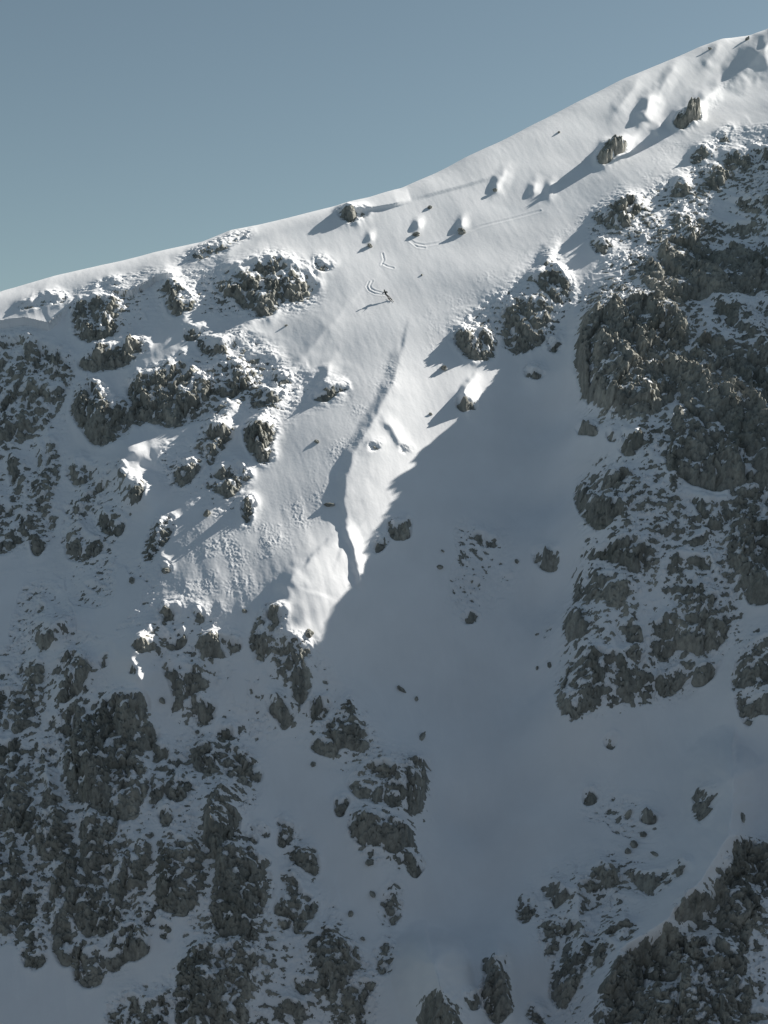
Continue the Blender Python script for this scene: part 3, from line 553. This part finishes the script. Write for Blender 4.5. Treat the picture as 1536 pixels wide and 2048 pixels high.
# ------------------------------------------------------------------ rock surface
wx = s + 1.2 * fbm(s / 5, t / 5, 3, 51); wy = t + 1.2 * fbm(s / 5 + 9, t / 5, 3, 52)
c1, e1 = cells(wx / 5.0, wy / 8.5, 61, 1.6)
c2, e2 = cells(wx / 2.1, wy / 3.2, 62, 1.6)
c3, e3 = cells(wx / 0.85, wy / 1.0, 63, 1.5)
rdg = fbm(s / 7.0, t / 14.0, 4, 64, 0.55, True)
slab = 1 - 0.55 * sstep(0.94, 1.0, DN) * sstep(0.5, 0.9, M)
blocky = 1.7 * c1 + slab * (1.1 * c2 + 0.42 * c3) + 0.7 * rdg - 0.35 * np.exp(-e1 / 0.05) - 0.16 * np.exp(-e2 / 0.06) + 0.10 * fbm(s / 0.5, t / 0.5, 3, 65)
crk = np.exp(-np.abs(perlin((wx + 0.25 * wy) / 3.4, wy / 13.0, 67)) / 0.035) + 0.8 * np.exp(-np.abs(perlin((wx - 1.2 * wy) / 11.0, (wy + 0.5 * wx) / 3.0, 68)) / 0.035)
blocky -= 0.34 * crk
big = sstep(0.3, 1.0, M)
thick = np.clip(BB / 1.1, 0.3, 1.25)
Rcore = base + BB * 0.22 + M * thick * blocky
# slope of the local rock against the vertical: ledges hold snow
loc = blur((Rcore - H).astype(np.float32), 2)
dS = np.gradient(S_, axis=1); dT = np.gradient(T_, axis=0)
hs_ = np.gradient(loc, axis=1) / dS; ht_ = np.gradient(loc, axis=0) / dT
nz = (C45 - ht_ * C45) / np.sqrt(1 + hs_ ** 2 + ht_ ** 2)
nse = 1.25 * fbm((s - 0.3 * t) / 1.7, (t + 0.2 * s) / 1.05, 5, 71, 0.66) + 0.35 * fbm(s / 6, t / 9, 2, 72)
brk = 0.75 + 0.65 * sstep(-0.5, 0.5, fbm(s / 9, t / 11, 2, 77)) - 0.25 * sstep(0.94, 1.02, DN) * sstep(0.5, 0.9, M)
nse = nse * brk
TP = samp(TOP_r, AU, AV)
g = 1.25 * (np.minimum(DN, 1.02) - 0.55)
F = -1.53 + sstep(0.0, 0.9, M) * (1.2 + g) + 1.35 * nse * sstep(0.02, 0.3, M) + 2.8 * M * (0.60 - nz) + 0.55 * (rib - 0.1) * sstep(0.1, 0.5, M) - 1.9 * TP
Rs = blur(Rcore.astype(np.float32), 3)
wS = sstep(0.0, 0.6, M)
a_ = 0.6
hf = np.clip(a_ * 1.35 * nse * sstep(0.02, 0.3, M), -0.7, 0.7)          # roughness of the rock, not of the snow
lf = np.clip(a_ * F - hf, -1.0, 0.9)
SN = base + blur((Rcore - base).astype(np.float32), 5) - lf - 0.15 * hf
RK = Rcore + 0.85 * hf
SN = SN.astype(np.float64)

# ------------------------------------------------------------------ meshes from the two sheets
def vnormals(h):
    x, y, z = world(S_, T_, h)
    P = np.stack([x, y, z], -1)
    du = np.empty_like(P); du[:, 1:-1] = P[:, 2:] - P[:, :-2]; du[:, 0] = P[:, 1] - P[:, 0]; du[:, -1] = P[:, -1] - P[:, -2]
    dv = np.empty_like(P); dv[1:-1] = P[2:] - P[:-2]; dv[0] = P[1] - P[0]; dv[-1] = P[-1] - P[-2]
    n = np.cross(dv, du); n /= np.linalg.norm(n, axis=-1, keepdims=True)
    return P.astype(np.float32), n.astype(np.float32)
def sheet(name, P, N, cellmask, mat):
    I, J = np.nonzero(cellmask)
    if len(I) == 0: return None
    a = I * NU + J; quads = np.stack([a + NU, a + NU + 1, a + 1, a], 1)
    used = np.unique(quads); remap = np.full(NU * NV, -1, np.int32); remap[used] = np.arange(len(used))
    q = remap[quads].astype(np.int32)
    me = bpy.data.meshes.new(name)
    me.vertices.add(len(used)); me.vertices.foreach_set('co', P.reshape(-1, 3)[used].ravel())
    me.loops.add(q.size); me.loops.foreach_set('vertex_index', q.ravel())
    me.polygons.add(len(q)); me.polygons.foreach_set('loop_start', np.arange(0, q.size, 4, dtype=np.int32))
    me.polygons.foreach_set('use_smooth', np.ones(len(q), bool))
    me.update(calc_edges=True)
    me.normals_split_custom_set_from_vertices(N.reshape(-1, 3)[used].tolist())
    me.materials.append(mat)
    ob = bpy.data.objects.new(name, me); COL.objects.link(ob)
    return ob

def largest(cm):
    I, J = np.nonzero(cm)
    if len(I) == 0: return cm
    todo = set(zip(I.tolist(), J.tolist())); best = []
    while todo:
        p = todo.pop(); comp = [p]; st = [p]
        while st:
            i, j = st.pop()
            for q in ((i + 1, j), (i - 1, j), (i, j + 1), (i, j - 1)):
                if q in todo: todo.discard(q); comp.append(q); st.append(q)
        if len(comp) > len(best): best = comp
        if len(best) >= len(todo): break
    o = np.zeros_like(cm); b = np.array(best); o[b[:, 0], b[:, 1]] = True
    return o
# ------------------------------------------------------------------ materials
def new_mat(name):
    m = bpy.data.materials.new(name); m.use_nodes = True
    return m, m.node_tree, m.node_tree.nodes['Principled BSDF']
def N_(nt, t, **kw):
    n = nt.nodes.new(t)
    for k, v in kw.items(): setattr(n, k, v)
    return n
def snow_material():
    m, nt, b = new_mat('snow')
    tc = N_(nt, 'ShaderNodeTexCoord')
    n1 = N_(nt, 'ShaderNodeTexNoise'); n1.inputs['Scale'].default_value = 0.12; n1.inputs['Detail'].default_value = 5
    n2 = N_(nt, 'ShaderNodeTexNoise'); n2.inputs['Scale'].default_value = 2.4; n2.inputs['Detail'].default_value = 6; n2.inputs['Roughness'].default_value = 0.6
    cr = N_(nt, 'ShaderNodeValToRGB')
    cr.color_ramp.elements[0].position = 0.3; cr.color_ramp.elements[0].color = (0.82, 0.82, 0.84, 1)
    cr.color_ramp.elements[1].position = 0.7; cr.color_ramp.elements[1].color = (0.88, 0.88, 0.90, 1)
    bp = N_(nt, 'ShaderNodeBump'); bp.inputs['Strength'].default_value = 0.5; bp.inputs['Distance'].default_value = 0.03
    nt.links.new(tc.outputs['Object'], n1.inputs['Vector']); nt.links.new(tc.outputs['Object'], n2.inputs['Vector'])
    nt.links.new(n1.outputs['Fac'], cr.inputs['Fac']); nt.links.new(cr.outputs['Color'], b.inputs['Base Color'])
    nt.links.new(n2.outputs['Fac'], bp.inputs['Height']); nt.links.new(bp.outputs['Normal'], b.inputs['Normal'])
    b.inputs['Roughness'].default_value = 0.75; b.inputs['Specular IOR Level'].default_value = 0.15
    return m
def rock_material():
    m, nt, b = new_mat('limestone')
    tc = N_(nt, 'ShaderNodeTexCoord')
    mp = N_(nt, 'ShaderNodeMapping'); mp.inputs['Scale'].default_value = (1, 1, 0.45)
    n1 = N_(nt, 'ShaderNodeTexNoise'); n1.inputs['Scale'].default_value = 0.13; n1.inputs['Detail'].default_value = 8; n1.inputs['Roughness'].default_value = 0.65
    n2 = N_(nt, 'ShaderNodeTexNoise'); n2.inputs['Scale'].default_value = 1.8; n2.inputs['Detail'].default_value = 8; n2.inputs['Roughness'].default_value = 0.7
    cr = N_(nt, 'ShaderNodeValToRGB'); el = cr.color_ramp.elements
    el[0].position = 0.30; el[0].color = (0.21, 0.215, 0.195, 1)
    el[1].position = 0.72; el[1].color = (0.46, 0.448, 0.41, 1)
    x = el.new(0.5); x.color = (0.33, 0.328, 0.308, 1)
    cr2 = N_(nt, 'ShaderNodeValToRGB'); cr2.color_ramp.elements[0].position = 0.3; cr2.color_ramp.elements[0].color = (0.7, 0.7, 0.7, 1)
    cr2.color_ramp.elements[1].position = 0.7; cr2.color_ramp.elements[1].color = (1.25, 1.25, 1.25, 1)
    mx = N_(nt, 'ShaderNodeMix', data_type='RGBA', blend_type='MULTIPLY'); mx.inputs[0].default_value = 1
    vo = N_(nt, 'ShaderNodeTexVoronoi', feature='DISTANCE_TO_EDGE'); vo.inputs['Scale'].default_value = 0.9
    bp = N_(nt, 'ShaderNodeBump'); bp.inputs['Strength'].default_value = 0.8; bp.inputs['Distance'].default_value = 0.25
    bp2 = N_(nt, 'ShaderNodeBump'); bp2.inputs['Strength'].default_value = 0.35; bp2.inputs['Distance'].default_value = 0.2
    n3 = N_(nt, 'ShaderNodeTexNoise'); n3.inputs['Scale'].default_value = 1.0; n3.inputs['Detail'].default_value = 4
    mp3 = N_(nt, 'ShaderNodeMapping'); mp3.inputs['Scale'].default_value = (0.9, 0.9, 0.08)
    cr3 = N_(nt, 'ShaderNodeValToRGB'); cr3.color_ramp.elements[0].position = 0.35; cr3.color_ramp.elements[0].color = (0.62, 0.63, 0.62, 1)
    cr3.color_ramp.elements[1].position = 0.6; cr3.color_ramp.elements[1].color = (1.08, 1.06, 1.0, 1)
    mx3 = N_(nt, 'ShaderNodeMix', data_type='RGBA', blend_type='MULTIPLY'); mx3.inputs[0].default_value = 0.8
    nt.links.new(tc.outputs['Object'], mp3.inputs['Vector']); nt.links.new(mp3.outputs[0], n3.inputs['Vector']); nt.links.new(n3.outputs['Fac'], cr3.inputs['Fac'])
    nt.links.new(mx.outputs[2], mx3.inputs[6]); nt.links.new(cr3.outputs['Color'], mx3.inputs[7])
    nt.links.new(tc.outputs['Object'], mp.inputs['Vector'])
    for n in (n1, n2, vo): nt.links.new(mp.outputs[0], n.inputs['Vector'])
    nt.links.new(n1.outputs['Fac'], cr.inputs['Fac']); nt.links.new(n2.outputs['Fac'], cr2.inputs['Fac'])
    nt.links.new(cr.outputs['Color'], mx.inputs[6]); nt.links.new(cr2.outputs['Color'], mx.inputs[7])
    nt.links.new(mx3.outputs[2], b.inputs['Base Color'])
    nt.links.new(n2.outputs['Fac'], bp.inputs['Height']); nt.links.new(vo.outputs['Distance'], bp2.inputs['Height'])
    nt.links.new(bp.outputs['Normal'], bp2.inputs['Normal']); nt.links.new(bp2.outputs['Normal'], b.inputs['Normal'])
    b.inputs['Roughness'].default_value = 0.9; b.inputs['Specular IOR Level'].default_value = 0.2
    return m
SNOW = snow_material(); ROCK = rock_material()

PS, NS = vnormals(SN); PK, NK = vnormals(RK)
def cmax(a): return np.maximum(np.maximum(a[:-1, :-1], a[1:, :-1]), np.maximum(a[:-1, 1:], a[1:, 1:]))
cM = cmax(M); cO = OW[:-1, :-1]
free = np.ones((NV - 1, NU - 1), bool)
def tag(o, label=None, cat=None, group=None, kind=None):
    if label: o['label'] = label
    if cat: o['category'] = cat
    if group: o['group'] = group
    if kind: o['kind'] = kind
for k, (name, cat, label, group, polys) in enumerate(ROCKS):
    cm = (cO == k) & (cM > 0.02)
    if cm.sum() < 12: print('EMPTY', k, label); continue
    I, J = np.nonzero(cm); ci, cj = int(np.median(I)), int(np.median(J))
    loc_ = PS[ci, cj].astype(float)
    root = bpy.data.objects.new(name, None); root.empty_display_size = 1; root.location = loc_; COL.objects.link(root)
    tag(root, label, cat, group)
    rk = sheet('rock_face', PK, NK, cm, ROCK); rk.parent = root; rk.matrix_parent_inverse = Matrix.Translation(-Vector(loc_))
    inner = cm & (cM > 0.5)
    if name != 'boulder' and inner.sum() > 250:
        inner = largest(inner)
        sc = sheet('snow_cover', PS, NS, inner, SNOW); sc.parent = root; sc.matrix_parent_inverse = Matrix.Translation(-Vector(loc_))
        free &= ~inner
gr = sheet('snow_slope', PS, NS, free, SNOW); tag(gr, kind='structure')

# ------------------------------------------------------------------ finding the place of a photo pixel on the snow
FU, FV = project(S_, T_, SN); FY = world(S_, T_, SN)[1]
def on_snow(u, v):
    d = (FU - u) ** 2 + (FV - v) ** 2 + (BACK * 1e6)
    c = np.argsort(d.ravel())[:12]
    k = c[np.argmin(FY.ravel()[c])]
    i, j = divmod(int(k), NU)
    return Vector(PS[i, j].tolist()), Vector(NS[i, j].tolist())

# ------------------------------------------------------------------ unseen slope below and behind the camera, added to darken the lower face
def sky_block_slope():
    ya = np.concatenate([np.linspace(-700, -60, 30), np.linspace(-50, 260, 110)])
    xa = np.concatenate([np.linspace(-1500, -260, 25), np.linspace(-240, 240, 120), np.linspace(260, 1500, 25)])
    X, Y = np.meshgrid(xa, ya)
    prof = np.interp(Y, [-700, -300, -120, -40, -6, 4, 40, 110, 160, 200, 260], [60, 110, 85, 38, 0, -3.5, -38, -110, -150, -160, -150])
    Z = prof + np.clip((np.hypot(X, Y) - 12) / 60, 0, 1) * (9 * fbm(X / 60, Y / 60, 4, 81) + 2.0 * fbm(X / 9, Y / 9, 3, 82)) * np.where(Y > 20, 0.6, 1)
    nr, nc = X.shape
    me = bpy.data.meshes.new('sky_block_ground')
    V = np.stack([X, Y, Z], -1).reshape(-1, 3)
    I, J = np.meshgrid(np.arange(nr - 1), np.arange(nc - 1), indexing='ij'); a = (I * nc + J).ravel()
    me.from_pydata(V.tolist(), [], np.stack([a, a + 1, a + nc + 1, a + nc], 1).tolist())
    for p in me.polygons: p.use_smooth = True
    dk, dnt, db = new_mat('sky_block_dark'); db.inputs['Base Color'].default_value = (0.09, 0.105, 0.125, 1); db.inputs['Roughness'].default_value = 1  # even grey-blue, set by how much light it bounces onto the face
    me.materials.append(dk)
    o = bpy.data.objects.new('sky_block_ground', me); COL.objects.link(o); tag(o, kind='structure')
sky_block_slope()

# ------------------------------------------------------------------ single rocks frozen into the snow (closed solid meshes)
from mathutils import noise as mn
def solid_rock(name, loc, nrm, size, stretch, seed, label, cat, group):
    bm = bmesh.new(); bmesh.ops.create_icosphere(bm, subdivisions=4, radius=1.0)
    off = Vector((seed * 3.1, seed * 1.7, seed * 0.9))
    for v in bm.verts:
        p = v.co.copy()
        d = mn.cell_vector(p * 1.3 + off).x * 0.35 + mn.fractal(p * 1.8 + off, 0.6, 2.2, 5) * 0.28
        v.co = p * (1.0 + d)
        v.co = Vector((v.co.x * stretch[0], v.co.y * stretch[1], v.co.z * stretch[2])) * size
    me = bpy.data.meshes.new(name); bm.to_mesh(me); bm.free()
    me.materials.append(ROCK)
    o = bpy.data.objects.new(name, me); COL.objects.link(o)
    o.location = loc + nrm * size * 0.12; o.rotation_euler = (seed * 0.7 % 1.0, seed * 0.4 % 0.8, seed * 1.3)
    tag(o, label, cat, group); return o
G3 = 'small single rocks poking out of the snow'
STONES = [
 (741,490,.75,(1.2,.9,.7),'small pyramid rock with a snow hood, upper left of the ski tracks'),
 (834,468,.8,(1.1,.9,.8),'snow hooded rock directly above the curved end of the long ski track'),
 (861,413,.6,(1,.9,.9),'small rock just below the snow lip on the ridge'),
 (924,463,.95,(.9,.9,1.2),'upright brown rock touching the long ski track'),
 (988,380,.6,(1,.9,1),'small rock with a shadow below the right end of the snow lip'),
 (1119,262,.45,(1.6,.8,.6),'tiny dark rock high on the bare slope under the skyline'),
 (842,548,.3,(.8,.8,1.3),'tiny dark stone on open snow right of the skier'),
 (573,648,.4,(1.6,.8,.5),'flat little rock on open snow below the rounded knob outcrop'),
 (633,881,.5,(1.3,.8,.7),'little rock in open snow left of the debris track'),
 (864,827,.4,(1.2,.8,.8),'little rock on the bright slope left of the sunlit triangle'),
 (889,736,.85,(1.5,.8,.6),'dark sliver of rock where the slope breaks off below the bulb shaped crag'),
 (658,1008,.7,(1.6,.8,.6),'slanting dark rock on the snow hump left of the bright ridge'),
 (620,1264,.85,(1.2,.8,.9),'lone dark rock on the lower tip of the bright ridge'),
 (490,1220,.5,(.9,.8,1.2),'lone brown stone near the bottom of the debris fan'),
 (412,1027,.8,(.9,.9,1.1),'round stone in shade at the upper edge of the debris fan'),
 (332,1139,.9,(1.2,.9,.8),'half sunlit rock at the left corner of the debris fan'),
 (263,1160,.7,(.8,.8,1.3),'narrow upright stone in shade left of the debris fan'),
 (805,1378,.8,(.5,.6,1.6),'upper one of the thin dark slivers in the upper couloir shade'),
 (834,1398,.6,(.6,.6,1.1),'short dark sliver right below the upper thin sliver'),
 (845,1475,.85,(.5,.6,1.7),'long thin dark rock edge above the couloir crags'),
 (1072,1268,.4,(1.4,.7,.5),'thin dark sliver in the couloir left of the buttress foot'),
 (1097,1330,.6,(.8,.7,1.1),'dark stone in the couloir beside the foot of the buttress'),
 (1072,1335,.45,(.8,.7,1.1),'smaller dark stone left of the one beside the buttress foot'),
 (880,1132,.6,(1.3,.8,.8),'dark stone in the couloir, second right of the shadow line boulder'),
 (887,1100,.4,(1.4,.8,.5),'tiny stone above the dark stone in the couloir'),
 (1032,1120,.5,(.8,.8,1.1),'stone left of the tongue shaped rock in the couloir'),
 (1286,1667,.6,(1,.9,1),'small square stone below the chipped boulder'),
 (1268,1687,.75,(1.1,.9,1),'grey diamond shaped stone below the small square stone'),
 (1310,1707,.6,(1.7,.7,.5),'curved dark sliver of rock right of the diamond shaped stone'),
 (1255,1702,.7,(1.5,.8,.7),'flat dark stone left below the diamond shaped stone'),
 (1486,1634,.7,(.6,.7,1.4),'dark sliver in the shaded snow behind the right arete'),
 (739,1722,.7,(1.3,.9,.9),'small round rock in the snow below the fluted crag'),
 (743,1786,.6,(1.4,.8,.8),'small dark rock beside the left bank rock strips'),
 (703,1826,.7,(.7,.7,1.3),'slanting stone in the blue trough near the bottom'),
 (727,1876,.5,(1.5,.8,.6),'flat stone in the blue trough above the hooked outcrop'),
 (625,1526,.5,(1,.9,1),'round stone just under the stepped outcrop'),
 (398,1463,.4,(1,.9,1),'tiny round stone between the square standing rock and the brown block'),
 (327,1400,.6,(1,.8,1.1),'small rock in bright shade right of the sunlit spur'),
 (1420,96,.5,(1.6,.9,.7),'small dark rock on the skyline near the top right'),
 (1494,78,.6,(1.6,.9,.6),'dark rock on the highest point of the skyline'),
]
for i, (u, v, sz, stv, lab) in enumerate(STONES):
    p, n = on_snow(u, v)
    solid_rock('rock', p, n, sz * 0.75, stv, i + 1.0, lab, 'rock', G3)

# ------------------------------------------------------------------ the skier
def flat_mat(name, col, rough=0.7):
    m, nt, b = new_mat(name); b.inputs['Base Color'].default_value = (*col, 1); b.inputs['Roughness'].default_value = rough
    nz_ = N_(nt, 'ShaderNodeTexNoise'); nz_.inputs['Scale'].default_value = 30
    bp = N_(nt, 'ShaderNodeBump'); bp.inputs['Strength'].default_value = 0.2; bp.inputs['Distance'].default_value = 0.01
    nt.links.new(nz_.outputs['Fac'], bp.inputs['Height']); nt.links.new(bp.outputs['Normal'], b.inputs['Normal'])
    return m
M_TR = flat_mat('trouser_cloth', (0.022, 0.022, 0.026)); M_JK = flat_mat('jacket_cloth', (0.030, 0.036, 0.036))
M_HM = flat_mat('helmet_plastic', (0.03, 0.05, 0.045), 0.4); M_SK = flat_mat('skin', (0.45, 0.28, 0.2)); M_PK = flat_mat('pack_cloth', (0.02, 0.024, 0.022))
M_BT = flat_mat('boot_plastic', (0.03, 0.03, 0.03), 0.4); M_SI = flat_mat('ski_laminate', (0.05, 0.055, 0.05), 0.35); M_PL = flat_mat('pole_metal', (0.08, 0.08, 0.08), 0.4)
def skin_mesh(name, verts, edges, radii, mats, root=0, levels=2):
    me = bpy.data.meshes.new(name); me.from_pydata(verts, edges, [])
    ob = bpy.data.objects.new(name, me); COL.objects.link(ob)
    md = ob.modifiers.new('skin', 'SKIN'); md.use_smooth_shade = True
    for i, r in enumerate(radii):
        sv = me.skin_vertices[0].data[i]; sv.radius = r if isinstance(r, tuple) else (r, r); sv.use_root = (i == root)
    sb = ob.modifiers.new('sub', 'SUBSURF'); sb.levels = levels; sb.render_levels = levels
    dg = bpy.context.evaluated_depsgraph_get(); dg.update()
    m2 = bpy.data.meshes.new_from_object(ob.evaluated_get(dg)); m2.materials.clear(); m2.materials.append(mats)
    for p in m2.polygons: p.use_smooth = True
    ob.modifiers.clear(); ob.data = m2
    return ob
foot_p, foot_n = on_snow(781, 598)
LK = (-0.12, 0.0, 0.10); RK = (0.34, -0.12, -0.06)         # ankles
V = [(-0.74, 0.12, 0.98), (-0.79, 0.10, 1.13), (-0.86, 0.02, 1.33), (-0.92, -0.06, 1.45), (-0.97, -0.13, 1.52), (-1.02, -0.19, 1.62),   # pelvis, waist, chest, neck base, neck, head
     (-0.80, 0.02, 0.90), (-0.44, -0.10, 0.52), LK, (-0.06, -0.12, 0.03),                                      # left leg
     (-0.64, 0.14, 0.90), (-0.14, 0.02, 0.50), RK, (0.40, -0.24, -0.13),                                     # right leg
     (-1.10, 0.06, 1.40), (-1.26, -0.08, 1.16), (-1.38, -0.26, 0.98), (-1.41, -0.32, 0.94),                   # left arm
     (-0.62, -0.02, 1.40), (-0.40, -0.14, 1.28), (-0.48, -0.38, 1.18), (-0.49, -0.46, 1.16)]                  # right arm
E = [(0, 1), (1, 2), (2, 3), (3, 4), (4, 5), (0, 6), (6, 7), (7, 8), (8, 9), (0, 10), (10, 11), (11, 12), (12, 13),
     (2, 14), (14, 15), (15, 16), (16, 17), (2, 18), (18, 19), (19, 20), (20, 21)]
RD = [.15, .15, .17, .10, .065, .105, .11, .085, .065, .06, .11, .085, .065, .06, .075, .055, .042, .045, .075, .055, .042, .045]
person = bpy.data.objects.new('person', None); COL.objects.link(person); person.location = foot_p + Vector((0, 0, 0.16)); person.scale = (1.15, 1.15, 1.15)
tag(person, 'skier in dark clothes bent forward in a turn on the open snow', 'person')
body = skin_mesh('body', V, E, RD, M_TR); body.parent = person
JV = [V[0], V[1], V[2], V[3], V[14], V[15], V[16], V[18], V[19], V[20]]
jk = skin_mesh('jacket', JV, [(0, 1), (1, 2), (2, 3), (2, 4), (4, 5), (5, 6), (2, 7), (7, 8), (8, 9)],
               [.18, .175, .195, .12, .095, .075, .055, .095, .075, .055], M_JK); jk.parent = person
def ellipsoid(name, c, r, m, parent, rot=(0, 0, 0), box=False):
    bm = bmesh.new()
    if box:
        bmesh.ops.create_cube(bm, size=2.0); bmesh.ops.bevel(bm, geom=bm.edges[:], offset=0.45, segments=3, affect='EDGES')
    else: bmesh.ops.create_uvsphere(bm, u_segments=20, v_segments=14, radius=1.0)
    for v in bm.verts: v.co = Vector((v.co.x * r[0], v.co.y * r[1], v.co.z * r[2]))
    me = bpy.data.meshes.new(name); bm.to_mesh(me); bm.free(); me.materials.append(m)
    for p in me.polygons: p.use_smooth = True
    o = bpy.data.objects.new(name, me); COL.objects.link(o); o.parent = parent; o.location = c; o.rotation_euler = rot; return o
ellipsoid('helmet', (-1.02, -0.17, 1.66), (.145, .165, .135), M_HM, person)
ellipsoid('goggles', (-1.05, -0.32, 1.62), (.10, .035, .04), M_BT, person)
ellipsoid('backpack', (-0.82, 0.26, 1.28), (.19, .13, .24), M_PK, person, (R_(-25), R_(-15), 0), box=True)
for an, tip in ((LK, V[9]), (RK, V[13])):
    ellipsoid('boot', ((an[0] + tip[0]) / 2, (an[1] + tip[1]) / 2, (an[2] + tip[2]) / 2), (.075, .15, .11), M_BT, person, (R_(40), 0, R_(22)), box=True)
def glove(c, m, dirv):
    vs = [(0, 0, 0), (0, -.045, 0), (-.03, -.075, -.005), (-.034, -.10, -.03), (-.01, -.085, -.005), (-.012, -.11, -.035), (.01, -.083, -.005), (.012, -.107, -.035), (.03, -.07, -.005), (.034, -.092, -.03), (-.04, -.03, -.01), (-.055, -.055, -.035)]
    g_ = skin_mesh('glove', vs, [(0, 1), (1, 2), (2, 3), (1, 4), (4, 5), (1, 6), (6, 7), (1, 8), (8, 9), (0, 10), (10, 11)],
                   [.035, .038, .014, .012, .014, .012, .014, .012, .013, .011, .016, .013], M_BT, levels=1)
    g_.parent = person; g_.location = c; return g_
glove(V[17], M_BT, None); glove(V[21], M_BT, None)
def tube(name, a, b, r0, r1, m, n=10):
    a = Vector(a); b = Vector(b); ax = (b - a).normalized(); q = ax.to_track_quat('Z', 'Y')
    bm = bmesh.new(); rings = []
    prof = [(0, r0 * 1.8), (0.10, r0 * 1.8), (0.11, r0), (0.92, r1), (0.925, r1 * 5.5), (0.935, r1 * 5.5), (0.94, r1), (1.0, r1 * 0.4)]
    L = (b - a).length
    for f, r in prof:
        rings.append([bm.verts.new(a + q @ Vector((r * math.cos(2 * math.pi * k / n), r * math.sin(2 * math.pi * k / n), f * L))) for k in range(n)])
    for i in range(len(rings) - 1):
        for k in range(n): bm.faces.new((rings[i][k], rings[i][(k + 1) % n], rings[i + 1][(k + 1) % n], rings[i + 1][k]))
    bm.faces.new(rings[0][::-1]); bm.faces.new(rings[-1])
    me = bpy.data.meshes.new(name); bm.to_mesh(me); bm.free(); me.materials.append(m)
    o = bpy.data.objects.new(name, me); COL.objects.link(o); return o
for h_, d_, lb in ((V[17], (-0.10, 0.10, -0.80), "skier's pole reaching down on the left of the skier"), (V[21], (0.45, 0.35, -0.55), "skier's pole trailing on the right of the skier")):
    a = person.location + Vector(h_) * 1.15; p_ = tube('ski_pole', a - Vector(d_) * 0.06, a + Vector(d_) * 1.15, .010, .008, M_PL)
    tag(p_, lb, 'ski pole', "the skier's poles")
def make_ski(base, dirv, up_, label):
    dirv = Vector(dirv); up_ = Vector(up_).normalized(); dirv = (dirv - up_ * dirv.dot(up_)).normalized(); side = dirv.cross(up_)
    bm = bmesh.new(); rows = []
    for i in range(25):
        f = -0.80 + 1.75 * i / 24
        wdt = 0.045 + 0.018 * abs(f - 0.05) ** 1.2; tip = max(0, f - 0.72)
        if f > 0.85: wdt *= max(0.15, 1 - (f - 0.85) * 7)
        c = base + dirv * f + up_ * (0.015 + tip * tip * 3.0)
        rows.append([bm.verts.new(c + side * wdt * sx + up_ * sz) for sx, sz in ((-1, 0), (1, 0), (1, .018), (-1, .018))])
    for i in range(24):
        for k in range(4): bm.faces.new((rows[i][k], rows[i][(k + 1) % 4], rows[i + 1][(k + 1) % 4], rows[i + 1][k]))
    bm.faces.new(rows[0]); bm.faces.new(rows[-1][::-1])
    me = bpy.data.meshes.new('ski'); bmesh.ops.recalc_face_normals(bm, faces=bm.faces); bm.to_mesh(me); bm.free(); me.materials.append(M_SI)
    o = bpy.data.objects.new('ski', me); COL.objects.link(o); tag(o, label, 'ski', "the skier's skis")
fall = Vector((0.55, -0.75, -0.55))
make_ski(person.location + Vector((-0.10, -0.06, -0.10)), fall, foot_n, "uphill ski under the skier's bent leg")
make_ski(person.location + Vector((0.42, -0.18, -0.26)), fall, foot_n, "downhill ski under the skier's outstretched leg, furthest right")
